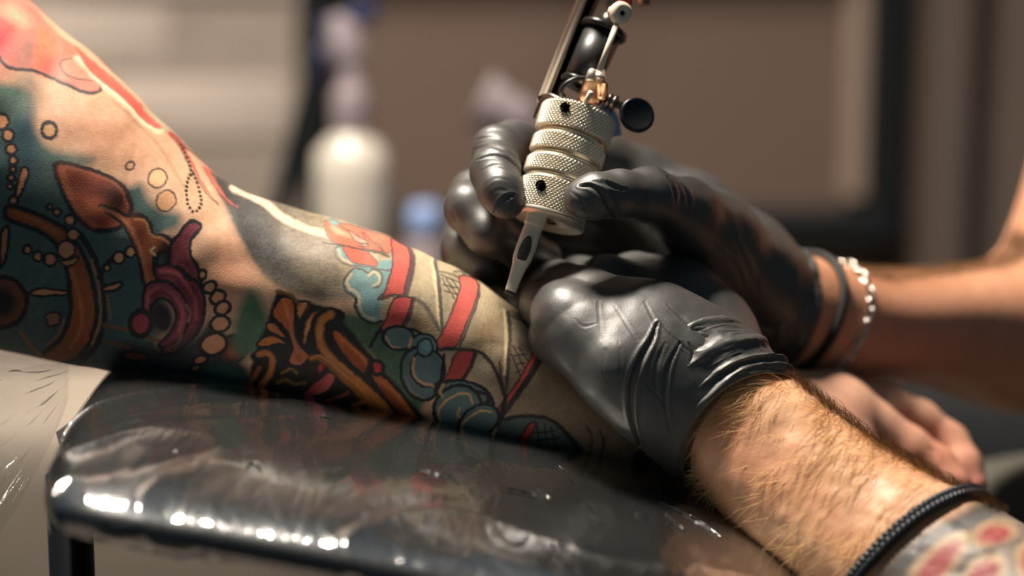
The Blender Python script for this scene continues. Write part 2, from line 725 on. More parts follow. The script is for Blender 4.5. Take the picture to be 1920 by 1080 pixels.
def sdf_mesh(f, lo, hi, h):
    """surface nets on a narrow band; returns verts, quads"""
    lo = np.asarray(lo)
    cf = 4
    n = np.ceil((np.asarray(hi) - lo) / (h * cf)).astype(int) + 1
    H = h * cf
    g = [lo[i] + (np.arange(n[i]) + 0.5) * H - 0.5 * h for i in range(3)]
    G = np.stack(np.meshgrid(*g, indexing='ij'), -1).reshape(-1, 3)
    dc = f(G).reshape(n)
    D = dc.repeat(cf, 0).repeat(cf, 1).repeat(cf, 2).astype(np.float32)
    near = np.argwhere(np.abs(dc) < H * 1.25)
    off = np.stack(np.meshgrid(*[np.arange(cf)] * 3, indexing='ij'), -1).reshape(-1, 3)
    I = (near[:, None] * cf + off[None]).reshape(-1, 3)
    for s in range(0, len(I), 400000):
        J = I[s:s + 400000]
        D[J[:, 0], J[:, 1], J[:, 2]] = f(lo + J * h)
    S = D < 0
    N = np.array(D.shape)
    cs = np.zeros(N - 1, np.int8)
    for a in (0, 1):
        for b in (0, 1):
            for c in (0, 1):
                cs += S[a:N[0] - 1 + a, b:N[1] - 1 + b, c:N[2] - 1 + c]
    act = np.argwhere((cs > 0) & (cs < 8))
    idx = np.full(N - 1, -1, np.int64)
    idx[act[:, 0], act[:, 1], act[:, 2]] = np.arange(len(act))
    acc = np.zeros((len(act), 3))
    cnt = np.zeros(len(act))
    corners = [(a, b, c) for a in (0, 1) for b in (0, 1) for c in (0, 1)]
    val = {c: D[act[:, 0] + c[0], act[:, 1] + c[1], act[:, 2] + c[2]] for c in corners}
    for c in corners:
        for ax in range(3):
            if c[ax] == 0:
                e = list(c)
                e[ax] = 1
                e = tuple(e)
                v0, v1 = val[c], val[e]
                x = (v0 < 0) != (v1 < 0)
                t = np.where(x, v0 / np.where(x, v0 - v1, 1), 0)
                p = np.tile(np.array(c, float), (len(act), 1))
                p[:, ax] += t
                acc[x] += p[x]
                cnt[x] += 1
    V = lo + (act + acc / cnt[:, None]) * h
    Q = []
    for ax in range(3):
        sl0 = [slice(None)] * 3
        sl1 = [slice(None)] * 3
        sl0[ax] = slice(0, -1)
        sl1[ax] = slice(1, None)
        A, B = S[tuple(sl0)], S[tuple(sl1)]
        E = np.argwhere(A != B)
        o1, o2 = [(1, 2), (2, 0), (0, 1)][ax]
        ok = (E[:, o1] > 0) & (E[:, o2] > 0) & (E[:, o1] < N[o1] - 1) & (E[:, o2] < N[o2] - 1)
        E = E[ok]
        fl = A[E[:, 0], E[:, 1], E[:, 2]]
        q = []
        for (u, v) in ((-1, -1), (0, -1), (0, 0), (-1, 0)):
            k = E.copy()
            k[:, o1] += u
            k[:, o2] += v
            q.append(idx[k[:, 0], k[:, 1], k[:, 2]])
        q = np.stack(q, 1)
        q[~fl] = q[~fl][:, ::-1]
        Q.append(q)
    Q = np.concatenate(Q)
    Q = Q[(Q >= 0).all(1)]
    return V, Q


def vnormals(V, Q):
    n = np.cross(V[Q[:, 2]] - V[Q[:, 0]], V[Q[:, 3]] - V[Q[:, 1]])
    N = np.zeros_like(V)
    for k in range(4):
        for a in range(3):
            N[:, a] += np.bincount(Q[:, k], n[:, a], len(V))
    return nrm(N)


def relax(V, Q, it=3, lam=0.5):
    E = np.concatenate([Q[:, [0, 1]], Q[:, [1, 2]], Q[:, [2, 3]], Q[:, [3, 0]]])
    deg = np.bincount(E.ravel(), minlength=len(V)).astype(float)
    for _ in range(it):
        A = np.zeros_like(V)
        for a in range(3):
            A[:, a] = np.bincount(E[:, 0], V[E[:, 1], a], len(V)) + np.bincount(E[:, 1], V[E[:, 0], a], len(V))
        V = V + lam * (A / deg[:, None] - V)
    return V


def creases(V, N, lines, facing=0.05):
    """press folds into the side of a surface that the lines are drawn on: (points, width px, depth in mm, kind)"""
    x, y, _ = project(V)
    front = np.clip((-(N @ FWD) - facing) * 5, 0, 1)
    disp = np.zeros(len(V))
    hp = Painter(x, y, (0, 0, 0))
    for pts, w, depth in lines:
        P = np.asarray(pts, float)
        if len(P) > 2:
            P = crom(P, (len(P) - 1) * 5 + 1)
        i = hp._sel(P, w * 3)
        if not len(i):
            continue
        u = np.linspace(0, 1, len(P))
        Wd = w * (0.35 + 0.65 * np.sin(np.pi * u))
        d = np.full(len(i), 1e9)
        for k in range(len(P) - 1):
            ax, ay = P[k]
            bx, by = P[k + 1]
            dx, dy = bx - ax, by - ay
            h = np.clip(((x[i] - ax) * dx + (y[i] - ay) * dy) / (dx * dx + dy * dy + 1e-9), 0, 1)
            d = np.minimum(d, np.hypot(x[i] - ax - h * dx, y[i] - ay - h * dy) / (Wd[k] + (Wd[k + 1] - Wd[k]) * h + 1e-6))
        prof = -np.exp(-d ** 2) + 0.55 * np.exp(-((d - 1.5) / 0.7) ** 2)
        disp[i] += depth * 0.001 * prof
    return V + N * (disp * front)[:, None]


# ================================================================== THE SETTING
WALL_D = 2.45          # distance of the back wall from the camera plane
WY = float(at(960, 540, WALL_D)[1])


def wall_xz(px, py, y=WY):
    """where the sight line through a pixel meets the vertical plane at depth y"""
    v = FWD + (px - 960) / F * RIGHT + (540 - py) / F * UP
    k = (y - CAM[1]) / v[1]
    p = CAM + k * v
    return p[0], p[2]


fl = MB().box((0, 0.3, -0.02), (3.0, 2.6, 0.02)).build('floor', M['floor'], smooth=False)
tag(fl, 'grey floor under the armrest', kind='structure')
xb, _ = wall_xz(560, 300)
wall = MB().box((0.6, WY + 0.10, 1.3), (2.9, 0.05, 1.3)).build('wall_back', M['plaster'], smooth=False)
tag(wall, 'brown plaster back wall', kind='structure')
bw = MB().box((xb - 1.0, WY + 0.020, 1.3), (1.0, 0.014, 1.3)).build('wall_left', M['mortar'], smooth=False)
tag(bw, 'pale painted brick wall at the left', kind='structure')
BH, BW = 0.074, 0.235
bmesh_proto = None
brick_k = 0
for row in range(2, 30):
    zc = row * BH + BH / 2
    offx = (row % 2) * BW / 2
    for c in range(0, 6):
        x1 = xb - 0.004 - c * BW - offx
        if row % 2 and c == 0:
            pass
        xc = x1 - BW / 2
        px_, py_, _ = project(np.array([[xc, WY, zc]]))
        if px_[0] < -260 or px_[0] > 700 or py_[0] < -140 or py_[0] > 1180:
            continue
        if bmesh_proto is None:
            b = MB().box((xc, WY + 0.012, zc), (BW / 2 - 0.004, 0.010, BH / 2 - 0.004), bev=0.004).build('brick', M['brick'], bw)
            bmesh_proto = b.data
        else:
            b = bpy.data.objects.new('brick', bmesh_proto)
            scene.collection.objects.link(b)
            b.parent = bw
            b.location = np.array([xc, WY + 0.012 + random.uniform(-.003, .003), zc - BH / 2 + 0.006]) - np.array(bw.location)
        b.rotation_euler = (random.uniform(-.01, .01), random.uniform(-.008, .008), random.uniform(-.015, .015))

# big brown framed board on the wall
x0, zt = wall_xz(590, -90)
x1, zb = wall_xz(1662, 418)
board = empty('framed_board', ((x0 + x1) / 2, WY + 0.03, zb))
MB().box(((x0 + x1) / 2, WY + 0.035, (zt + zb) / 2), ((x1 - x0) / 2, 0.012, (zt - zb) / 2)).build('panel', M['brown_board'], board, False)
MB().box(((x0 + x1) / 2, WY + 0.02, zb - 0.004), ((x1 - x0) / 2 + .02, 0.025, 0.017), bev=.004).build('bottom_rail', M['black_frame'], board, False)
MB().box((x1, WY + 0.02, (zt + zb) / 2), (0.0145, 0.026, (zt - zb) / 2 + .018), bev=.004).build('side_stile', M['black_frame'], board, False)
MB().box((x0, WY + 0.02, (zt + zb) / 2), (0.0145, 0.026, (zt - zb) / 2 + .018), bev=.004).build('side_stile', M['black_frame'], board, False)
MB().box(((x0 + x1) / 2, WY + 0.02, zt), ((x1 - x0) / 2 + .02, 0.025, 0.016), bev=.004).build('top_rail', M['black_frame'], board, False)
xs, _ = wall_xz(1610, 200)
MB().box((xs, WY + 0.022, (zt + zb) / 2 + .01), (0.011, 0.012, (zt - zb) / 2 - .012), bev=.003).build('edge_strip', M['pale_strip'], board, False)
tag(board, 'large brown wall board in a black frame behind the tattooing hands', 'board')

# curtain right of the board
cx0, _ = wall_xz(1692, 300)
n = 260
u = np.linspace(0, 1, n)
xx = cx0 + u * 0.62
yy = WY - 0.02 + 0.02 * np.sin(u * 46 + 1.3 * np.sin(u * 9)) + 0.012 * np.sin(u * 23 + 1)
zz = np.linspace(0.08, 2.3, 12)
g = np.stack([np.broadcast_to(xx, (12, n)), np.broadcast_to(yy, (12, n)) + 0.004 * np.sin(zz * 3)[:, None], np.broadcast_to(zz[:, None], (12, n))], -1)
mb = MB().grid(g)
g2 = g.copy()
g2[..., 1] += 0.004
mb.grid(g2[:, ::-1])
cur = mb.build('curtain', M['curtain'])
tag(cur, 'brown grey curtain hanging in vertical folds at the right', 'curtain')

# counter that carries the bottles (stands behind the client's arm)
CTZ = float(at(800, 505, 1.95)[2])
cty = float(at(800, 505, 1.95)[1])
cxl = float(at(566, 500, 1.95)[0])
cxr = float(at(1120, 500, 1.95)[0])
cxm, cxh = (cxl + cxr) / 2, (cxr - cxl) / 2
ct = empty('side_counter', (cxm, cty + 0.05, 0))
MB().box((cxm, cty + 0.05, CTZ - 0.01), (cxh, 0.17, 0.01), bev=0.003).build('worktop', M['counter'], ct, False)
bxl = float(at(655, 500, 1.95)[0])
bxm, bxh = (bxl + cxr) / 2 - .01, (cxr - bxl) / 2 - .01
MB().box((bxm, cty + 0.06, (CTZ - 0.02) / 2), (bxh, 0.15, (CTZ - 0.02) / 2), bev=0.004).build('cabinet_body', M['counter'], ct, False)
for sx in (-1, 1):
    dr = MB().box((bxm + sx * bxh / 2, cty - 0.097, (CTZ - 0.05) / 2 + .02), (bxh / 2 - .003, 0.008, (CTZ - 0.1) / 2), bev=0.003).build('door', M['counter'], ct, False)
    MB().tube([(bxm + sx * 0.015, cty - 0.112, CTZ - 0.2), (bxm + sx * 0.015, cty - 0.118, CTZ - 0.16), (bxm + sx * 0.015, cty - 0.112, CTZ - 0.12)], 0.004, 8).build('handle', M['steel_dark'], dr)
tag(ct, 'dark brown cabinet counter carrying the blurred bottles', 'counter')


def ctpt(px, d, z=None):
    p = at(px, 500, d)
    v = (p - CAM) / d
    return np.array([p[0], p[1], CTZ if z is None else z])


# white spray bottle
SD = 1.93
bp = ctpt(662, SD)
k = SD / F
sb = empty('spray_bottle', bp)
zs = [0, .004, .02, .075, .098, .112]
prof = [(0, 0.001), (0, .026), (.004, .0295), (.05, .0300), (.082, .0300), (.098, .0285), (.108, .020), (.113, .0135), (.118, .013)]
MB().lathe(bp, (0, 0, 1), prof).build('bottle_body', M['white_bottle'], sb)
MB().lathe(bp + np.array([0, 0, .116]), (0, 0, 1), [(0, .014), (.006, .0150), (.026, .0150), (.032, .013), (.036, .009), (.055, .008)]).build('collar', M['mauve'], sb)
hd = MB().box(bp + np.array([-0.004, 0, .188]), (.014, .010, .019), bev=.005).build('sprayer_head', M['mauve'], sb)
MB().tube([bp + np.array([-.014, 0, .198]), bp + np.array([-.024, 0, .198])], [.007, .006], 12).build('nozzle', M['navy'], hd)
MB().box(bp + np.array([.010, 0, .209]), (.012, .010, .008), bev=.003).build('sprayer_cap', M['navy'], hd)
MB().tube([bp + np.array([-.016, 0, .186]), bp + np.array([-.026, 0, .172]), bp + np.array([-.025, 0, .150])], [.005, .005, .004], 10).build('trigger', M['navy'], sb)
tag(sb, 'white spray bottle with mauve collar and navy sprayer on the counter', 'bottle')

# small blue-capped ink bottle
bp = ctpt(797, 1.9)
ib = empty('ink_bottle', bp)
MB().lathe(bp, (0, 0, 1), [(0, .001), (0, .015), (.003, .017), (.030, .017), (.036, .011), (.040, .009)], 24).build('bottle_body', M['mauve'], ib)
MB().lathe(bp + np.array([0, 0, .038]), (0, 0, 1), [(0, .0125), (.001, .0135), (.020, .0125), (.024, .009), (.024, .0005)], 24).build('cap', M['blue_plastic'], ib)
tag(ib, 'small ink bottle with a pale blue cap beside the spray bottle', 'bottle')

# pale goose-neck lamp head behind the fingers
bp = ctpt(1010, 1.85)
lp = empty('desk_lamp', bp)
top = at(975, 226, 1.85)
MB().lathe(bp, (0, 0, 1), [(0, .001), (0, .045), (.01, .045), (.014, .038), (.014, .006)], 28).build('base', M['mauve'], lp)
MB().tube(crom([bp + np.array([0, 0, .012]), bp + np.array([.012, 0, .05]), bp + np.array([.016, 0, .1]), top], 14), .006, 10).build('neck', M['mauve'], lp)
hp_ = at(900, 190, 1.85)
MB().lathe(top, hp_ - top, [(-.012, .001), (-.012, .012), (0, .017), (.02, .019), (.032, .024), (.034, .024), (.03, .02), (.028, .001)], 28).build('shade', M['mauve'], lp)
tag(lp, 'small pale desk lamp blurred behind the curled index finger', 'lamp')

# slanted dark pole
PY = 1.0
xa, za = wall_xz(656, -120, PY)
xb2, zb2 = wall_xz(524, 392, PY)
p1 = np.array([xa, PY, za])
p2 = np.array([xb2, PY, zb2])
dirp = nrm(p2 - p1)
foot = p1 + dirp * ((0.02 - p1[2]) / dirp[2])
ps = empty('lamp_stand', (foot[0], foot[1], 0))
MB().tube([p1 - dirp * 0.5, p1, p2, foot], [.0085, .0088, .0095, .0095], 16).build('pole', M['pole'], ps)
MB().lathe((foot[0], foot[1], 0.0), (0, 0, 1), [(0, .001), (0, .12), (.012, .12), (.02, .10), (.024, .02), (.03, .012)], 32).build('foot', M['pole'], ps)
MB().tube([p1 + dirp * .02, p1 + dirp * .06], [.012, .012], 14).build('clamp_collar', M['pole'], ps)
tag(ps, 'slanted dark green metal stand pole in front of the brick wall', 'stand')

# grey upholstered chair the client sits on, blurred behind and under the armrest
chd = 1.62
cr = float(at(650, 1000, chd)[0])
cl_ = float(at(-420, 1000, chd)[0])
czt = float(at(200, 790, chd)[2])
cyc = float(at(200, 690, chd)[1])
cc = empty('client_chair', ((cl_ + cr) / 2, cyc + .085, 0))
nxs, nys = 60, 30
uu, vv = np.meshgrid(np.linspace(0, 2 * np.pi, nxs, endpoint=False), np.linspace(-np.pi / 2, np.pi / 2, nys), indexing='ij')


def sq(c_, e_):
    return np.sign(c_) * np.abs(c_) ** e_


hx_, hy_, hz_ = (cr - cl_) / 2, .085, .085
SV = np.stack([(cl_ + cr) / 2 + hx_ * sq(np.cos(uu), .3) * sq(np.cos(vv), .4), cyc + .085 + hy_ * sq(np.sin(uu), .3) * sq(np.cos(vv), .4), czt - hz_ + hz_ * sq(np.sin(vv), .4)], -1)
SV[..., 2] += .004 * vnoise(SV[..., 0] * 14, SV[..., 1] * 14, SV[..., 2] * 14, 90)
MB().grid(SV.transpose(1, 0, 2)[::-1], True).build('seat', M['cloth_beige'], cc)
SV2 = SV.copy()
SV2[..., 2] -= 2 * hz_ + .004
SV2[..., 1] = cyc + .085 + (SV2[..., 1] - cyc - .085) * .96
MB().grid(SV2.transpose(1, 0, 2)[::-1], True).build('side_panel', M['cloth_beige'], cc)
MB().tube([((cl_ + cr) / 2, cyc + .085, czt - .36), ((cl_ + cr) / 2, cyc + .085, .05)], [.05, .05], 20).build('column', M['steel_dark'], cc)
MB().lathe(((cl_ + cr) / 2, cyc + .085, 0), (0, 0, 1), [(0, .001), (0, .10), (.02, .10), (.05, .08), (.06, .05)], 40).build('base', M['steel_dark'], cc)
tag(cc, 'grey beige upholstered chair blurred under and behind the armrest', 'chair')

# ================================================================== ARMREST
ar = empty('armrest', (-0.05, 0.0, 0))
pad_st = [  # px of top/bottom edges along the middle, depth, half depth
    (150, 798, 152, 810, 0.973, 0.040),
    (158, 762, 160, 844, 0.973, 0.080),
    (180, 744, 180, 866, 0.973, 0.105),
    (224, 736, 222, 879, 0.973, 0.117),
    (334, 744, 329, 896, 0.973, 0.123),
    (500, 772, 495, 926, 0.973, 0.123),
    (700, 808, 694, 964, 0.973, 0.123),
    (900, 850, 894, 1006, 0.973, 0.123),
    (1080, 895, 1074, 1049, 0.968, 0.121),
    (1250, 950, 1244, 1096, 0.960, 0.113),
    (1380, 1008, 1374, 1134, 0.953, 0.099),
    (1470, 1065, 1464, 1164, 0.948, 0.080),
    (1530, 1125, 1524, 1189, 0.946, 0.054),
    (1560, 1170, 1557, 1194, 0.945, 0.020)]


def pad_loft(ns, nt, grow=0.0, wrinkle=False):
    L = Loft(pad_st, ns, nt, 0.6, 3.0)
    # keep the sections upright and the depth direction level
    C = L.C
    U = np.zeros_like(L.U)
    U[:, 2] = np.linalg.norm(L.U, axis=1)
    W = np.zeros_like(L.W)
    W[:, 1] = -np.linalg.norm(L.W, axis=1)
    c, s = np.cos(L.t), np.sin(L.t)
    e = 2 / 2.2
    ce = np.sign(c) * np.abs(c) ** e
    se = np.sign(s) * np.abs(s) ** e
    V = C[:, None] + ce[None, :, None] * U[:, None] + se[None, :, None] * W[:, None]
    L.V = V
    n = nrm(ce[None, :, None] * U[:, None] / np.linalg.norm(U, axis=1)[:, None, None] ** 2 + se[None, :, None] * W[:, None] / np.linalg.norm(W, axis=1)[:, None, None] ** 2)
    if grow:
        P = V.reshape(-1, 3)
        amp = np.full(len(P), grow)
        if wrinkle:
            x, y, z = P.T
            q = x * 0.75 + z * 1.1 - y * 0.6
            fold = 1 - np.abs(vnoise(q * 55, (y + x * .25) * 14, z * 8, 4))
            fold = np.maximum(fold - 0.72, 0) / 0.28
            fine = vnoise(x * 160, y * 60, z * 160, 9)
            amp = amp + 0.0034 * fold ** 2 * np.clip(vnoise(x * 11, y * 11, z * 11, 2) + 0.45, 0, 1) + 0.00012 * fine + 0.0006 * vnoise(x * 30, y * 20, z * 30, 17)
        V = (P + n.reshape(-1, 3) * amp[:, None]).reshape(V.shape)
        L.V = V
    return L


pl = pad_loft(160, 120)
V, fs = pl.with_caps()
mesh_np('cushion', V, fs, M['vinyl'], ar)
pl = pad_loft(520, 360, 0.0012, True)
V, fs = pl.with_caps()
mesh_np('cling_film', V, fs, M['film'], ar)
# seam piping low along the front of the cushion
base_pts = []
pl = pad_loft(160, 120)
iz = int(np.argmin(np.abs(pl.t - 2.35)))
MB().tube(pl.V[8:-8, iz] + np.array([0, -0.001, 0]), 0.0022, 10).build('piping', M['vinyl'], ar)
pc = at(128, 890, 0.95)
MB().tube([pc, (pc[0], pc[1], 0.03)], [.009, .009], 20).build('post', M['black_enamel'], ar)
pc2 = at(800, 1010, 0.985)
MB().tube([pc2 + np.array([0, 0, .02]), (pc2[0], pc2[1], 0.03)], [.016, .018], 20).build('post', M['black_enamel'], ar)
MB().box(pc2 + np.array([.03, 0, -0.004]), (.055, .05, .006), bev=.003).build('mounting_plate', M['black_enamel'], ar, False)
MB().lathe((pc2[0], pc2[1], 0), (0, 0, 1), [(0, .001), (0, .17), (.015, .17), (.028, .14), (.034, .025), (.05, .02)], 40).build('foot', M['black_enamel'], ar)
# raised creases in the film that catch the light
FL = pad_loft(420, 420, 0.0014)
fv = FL.V.reshape(-1, 3)
fn = vnormals(fv, grid_faces(420, 420, True))
if (fn[:, 2] * np.tile(np.cos(FL.t), 420)).mean() < 0:
    fn = -fn
okf = (fn @ FWD) < -0.03
fv, fn = fv[okf], fn[okf]
fx, fy, _ = project(fv)
for pts in ([(776, 872), (800, 884), (836, 900)], [(822, 880), (842, 892), (862, 912)], [(930, 912), (980, 922), (1020, 934)], [(1004, 916), (1022, 930), (1036, 944)],
            [(1082, 930), (1094, 950), (1106, 972), (1116, 992)], [(1100, 940), (1120, 962), (1130, 988)], [(1040, 872), (1062, 884), (1076, 908)], [(1186, 958), (1202, 968), (1222, 974)],
            [(1262, 950), (1284, 966), (1316, 990)], [(1242, 960), (1270, 984), (1290, 1000)], [(458, 880), (476, 868), (492, 884)], [(598, 780), (622, 786)], [(320, 846), (336, 852)], [(1230, 940), (1300, 972), (1360, 1014)]):
    P_ = crom(pts, 14)
    ii = [int(np.argmin((fx - a_) ** 2 + (fy - b_) ** 2)) for a_, b_ in P_]
    Q_ = fv[ii] + fn[ii] * 0.0003
    Q_ = np.array([Q_[max(k_ - 1, 0):k_ + 2].mean(0) for k_ in range(len(Q_))])
    keepq = [0]
    for k_ in range(1, len(Q_)):
        if np.linalg.norm(Q_[k_] - Q_[keepq[-1]]) > 5e-4:
            keepq.append(k_)
    Q_ = Q_[keepq]
    if len(Q_) < 3:
        continue
    rr = 0.00065 * np.sin(np.linspace(.15, 2.99, len(Q_))) * (1 + .4 * np.sin(np.arange(len(Q_)) * 2.1))
    MB().tube(Q_, rr, 8).build('film_wrinkle', M['film_gloss'], ar)
# loose gathered film at the left end
S = 70
Tn_ = 90
uu = np.linspace(0, 1, S)
vv = np.linspace(0, 1, Tn_)
Uu, Vv = np.meshgrid(uu, vv, indexing='ij')
px_ = 128 - 175 * Uu ** 0.9 + 18 * np.sin(Vv * 5) * Uu
py_ = 684 + 20 * Uu - 30 * Uu * (1 - Vv) + (60 + 330 * Uu ** 0.7) * Vv
dd = 0.985 + 0.02 * Vv - 0.05 * Uu + 0.03 * (1 - Vv)
P = at(px_.ravel(), py_.ravel(), dd.ravel()).reshape(S, Tn_, 3)
rad = 0.010 * (0.25 + Uu) * vnoise(Vv * 13 + Uu * 2, Uu * 2.2, Uu * 0, 12) + 0.003 * vnoise(Vv * 32, Uu * 5, Uu * 0, 13)
P[..., 1] += rad
P[..., 2] += rad * 0.3
MB().grid(P).build('loose_film', M['film'], ar)
tag(ar, 'black padded armrest wrapped in shiny cling film under the tattooed arm', 'armrest')

# ================================================================== CLIENT'S TATTOOED ARM
arm_st = [
    (-420, -470, -640, 440, 1.078, 0.068),
    (-290, -330, -500, 500, 1.068, 0.067),
    (-150, -185, -330, 560, 1.058, 0.066),
    (0, -42, -150, 618, 1.048, 0.064),
    (110, 52, 10, 655, 1.043, 0.061),
    (210, 140, 140, 684, 1.038, 0.056),
    (300, 228, 255, 706, 1.036, 0.051),
    (380, 308, 370, 730, 1.033, 0.047),
    (440, 347, 465, 749, 1.031, 0.044),
    (530, 384, 565, 770, 1.03, 0.042),
    (640, 412, 680, 793, 1.028, 0.041),
    (740, 450, 790, 813, 1.028, 0.039),
    (830, 492, 885, 832, 1.028, 0.037),
    (900, 528, 965, 848, 1.028, 0.035),
    (965, 572, 1040, 862, 1.028, 0.033),
    (1045, 628, 1110, 874, 1.03, 0.030),
    (1130, 668, 1190, 884, 1.033, 0.027),
    (1230, 695, 1280, 890, 1.038, 0.025),
    (1330, 710, 1370, 890, 1.043, 0.023),
    (1400, 718, 1430, 885, 1.048, 0.020)]
AL = Loft(arm_st, 880, 640, 0.66, 2.15)
p = Painter(AL.X + 1.1 * vnoise(AL.X / 6, AL.Y / 6, AL.X * 0, 61), AL.Y + 1.1 * vnoise(AL.X / 6, AL.Y / 6, AL.X * 0, 62), (212, 170, 138))
INK = (42, 43, 45)
TEAL = (80, 102, 99)
GREEN = (66, 104, 74)
ORANGE = (196, 112, 58)
BROWN = (160, 86, 60)
PEARL = (206, 144, 106)
RED = (226, 84, 70)
CORAL = (243, 130, 108)
CLOUD = (134, 168, 166)
DCLOUD = (100, 122, 122)
CREAM = (232, 208, 166)
SAIL = (180, 164, 136)
MAG = (140, 66, 76)

# --- big teal water background on the upper arm
p.fill([(-700, 100), (-200, 130), (0, 158), (42, 166), (62, 192), (66, 245), (96, 282), (150, 290), (178, 300), (150, 320), (180, 335), (236, 352),
        (262, 348), (276, 376), (300, 398), (334, 408), (332, 430), (306, 440), (340, 470), (310, 560), (290, 660), (280, 720), (-100, 740), (-700, 600)], TEAL, soft=9, speck=.12)
p.oval(40, 230, 22, 80, (48, 80, 96), 12, soft=14, alpha=.7)
p.oval(55, 300, 16, 40, (46, 78, 94), 0, soft=12, alpha=.6)
p.oval(215, 590, 40, 90, (44, 72, 84), 20, soft=30, alpha=.6)
p.oval(140, 300, 40, 14, (110, 124, 104), 20, soft=14, alpha=.5)
p.oval(30, 190, 40, 30, (92, 116, 92), 0, soft=20, alpha=.5)
p.oval(120, 600, 30, 60, (42, 70, 84), 0, soft=20, alpha=.6)
# --- warm blush on bare skin
p.oval(190, 250, 90, 40, (206, 136, 104), 30, soft=40, alpha=.55)
p.oval(420, 520, 50, 60, (208, 134, 100), 30, soft=36, alpha=.5)
# --- coral shapes near the shoulder
p.fill([(-500, -500), (-300, -330), (-60, -95), (40, -10), (112, 64), (150, 100), (176, 142), (186, 166), (170, 176), (122, 159), (66, 134), (12, 126), (-6, 106), (-300, 0)], (216, 130, 112), soft=3)
p.oval(-4, 78, 30, 46, (214, 72, 84), 0, soft=26, alpha=.95)
p.oval(50, 92, 18, 42, (158, 120, 108), 15, soft=18, alpha=.85)
p.oval(30, 30, 26, 13, (170, 178, 146), 25, soft=10, alpha=.9)
p.fill([(70, 52), (96, 60), (106, 80), (104, 134), (84, 138), (68, 120)], (244, 128, 98), soft=6)
p.oval(90, 126, 14, 16, (226, 84, 84), 0, soft=12, alpha=.7)
p.fill([(116, 74), (138, 96), (136, 104), (120, 102)], (238, 122, 100), soft=3)
p.fill([(112, 118), (124, 112), (142, 116), (164, 136), (178, 152), (160, 152), (138, 148), (120, 138)], (222, 140, 118), soft=2, line=3.4, line_col=(122, 100, 92))
p.stroke([(-60, 60), (-8, 100), (4, 118), (24, 130), (66, 133), (92, 143), (122, 159), (152, 173), (172, 177), (186, 172), (186, 162), (176, 151)], 6.5, (62, 58, 58), soft=2)
p.stroke([(144, 112), (164, 128), (190, 158), (226, 188), (262, 222), (298, 246)], 12, (244, 224, 190), soft=5, alpha=.8)  # highlight on the lit ridge of the upper arm, painted into the skin
p.fill([(138, 88), (168, 112), (200, 138), (238, 176), (268, 202), (292, 226), (303, 240), (292, 241), (266, 222), (234, 192), (194, 158), (164, 128)], (232, 100, 86), soft=2, line=2.4, line_col=(150, 118, 100))
p.stroke([(270, 203), (290, 222), (312, 246)], 5, (176, 168, 138), soft=2)
# --- thin ribbons at the elbow bend
p.stroke([(318, 250), (340, 272), (356, 298), (372, 330), (392, 362), (410, 381)], 9, (196, 88, 78), soft=1.5, taper=1)
p.stroke([(318, 250), (338, 276), (352, 306), (370, 336), (390, 366), (410, 381)], 2.5, (110, 84, 76))
p.stroke([(210, 192), (250, 228), (286, 264), (314, 304), (330, 336), (342, 356)], 5, (150, 110, 90), soft=3, alpha=.5)
p.dots([(336, 262), (346, 282), (353, 302), (358, 322), (350, 342), (346, 366), (348, 390), (357, 404), (368, 402), (376, 384), (373, 358), (366, 336), (358, 322)], 9, 3.3)
# --- rings / bubbles
p.oval(92, 245, 14, 15, (206, 158, 112), 0, line=7, line_col=(48, 50, 50))
p.oval(242, 313, 7.5, 7.5, None, 0, line=4.5, line_col=(96, 76, 68))
p.oval(292, 340, 17, 18, (226, 176, 132), 0, line=3.6, line_col=(96, 74, 66))
p.oval(309, 383, 18, 18, (222, 166, 122), 0, line=3.6, line_col=(96, 74, 66))
# --- bead string at far left
for (x, y, r) in ((2, 228, 15), (15, 254, 11), (21, 280, 10), (25, 301, 8), (25, 318, 6), (22, 333, 6), (20, 350, 6), (26, 376, 8)):
    p.oval(x, y, r, r, PEARL, 0, line=6)
p.fill([(46, 314), (54, 322), (48, 345), (36, 370), (29, 366), (33, 345), (38, 324)], PEARL, line=6)
p.fill([(2, 440), (16, 424), (14, 470), (2, 500)], (186, 130, 90), line=6)
# --- ship's wheel
p.fill([(18, 386), (80, 406), (130, 436), (160, 486), (176, 540), (181, 592), (168, 640), (140, 672), (70, 690), (80, 665), (112, 636), (130, 596), (131, 545), (124, 498), (104, 456), (70, 432), (14, 410)], (150, 86, 52), line=9, soft=2)
p.stroke([(134, 505), (150, 560), (152, 612), (132, 652)], 6, (196, 122, 78), soft=3, alpha=.7)
p.stroke([(28, 398), (76, 418), (112, 440)], 8, (188, 104, 66), soft=3, alpha=.8)
p.stroke([(150, 600), (164, 632), (160, 640)], 4, (190, 86, 66), soft=2, alpha=.8)
p.stroke([(152, 440), (180, 492), (193, 548), (194, 600), (180, 648), (150, 680)], 12, INK)
p.stroke([(172, 486), (186, 540), (188, 600), (172, 648)], 4, (176, 128, 86), soft=2, alpha=.8)
p.oval(6, 566, 44, 46, (122, 76, 56), 0, line=9)
p.oval(4, 568, 24, 26, (40, 44, 52), 0, soft=8)
p.fill([(54, 549), (78, 541), (100, 543), (124, 545), (124, 552), (100, 554), (76, 556)], PEARL, line=5)
p.fill([(192, 540), (206, 533), (224, 529), (229, 534), (220, 542), (200, 546)], PEARL, line=6)
p.fill([(86, 592), (108, 586), (112, 604), (92, 612)], (150, 110, 80), line=4)
p.stroke([(40, 620), (60, 650), (80, 668)], 7, (150, 110, 80), soft=2)
p.stroke([(120, 600), (108, 628), (86, 648)], 4, (150, 112, 84), soft=2)
for (x, y, r) in ((93, 388, 5), (108, 398, 7), (132, 413, 10), (138, 440, 12), (124, 468, 17), (94, 486, 12), (71, 481, 9), (51, 468, 8)):
    p.oval(x, y, r, r, PEARL, 0, line=5.5)
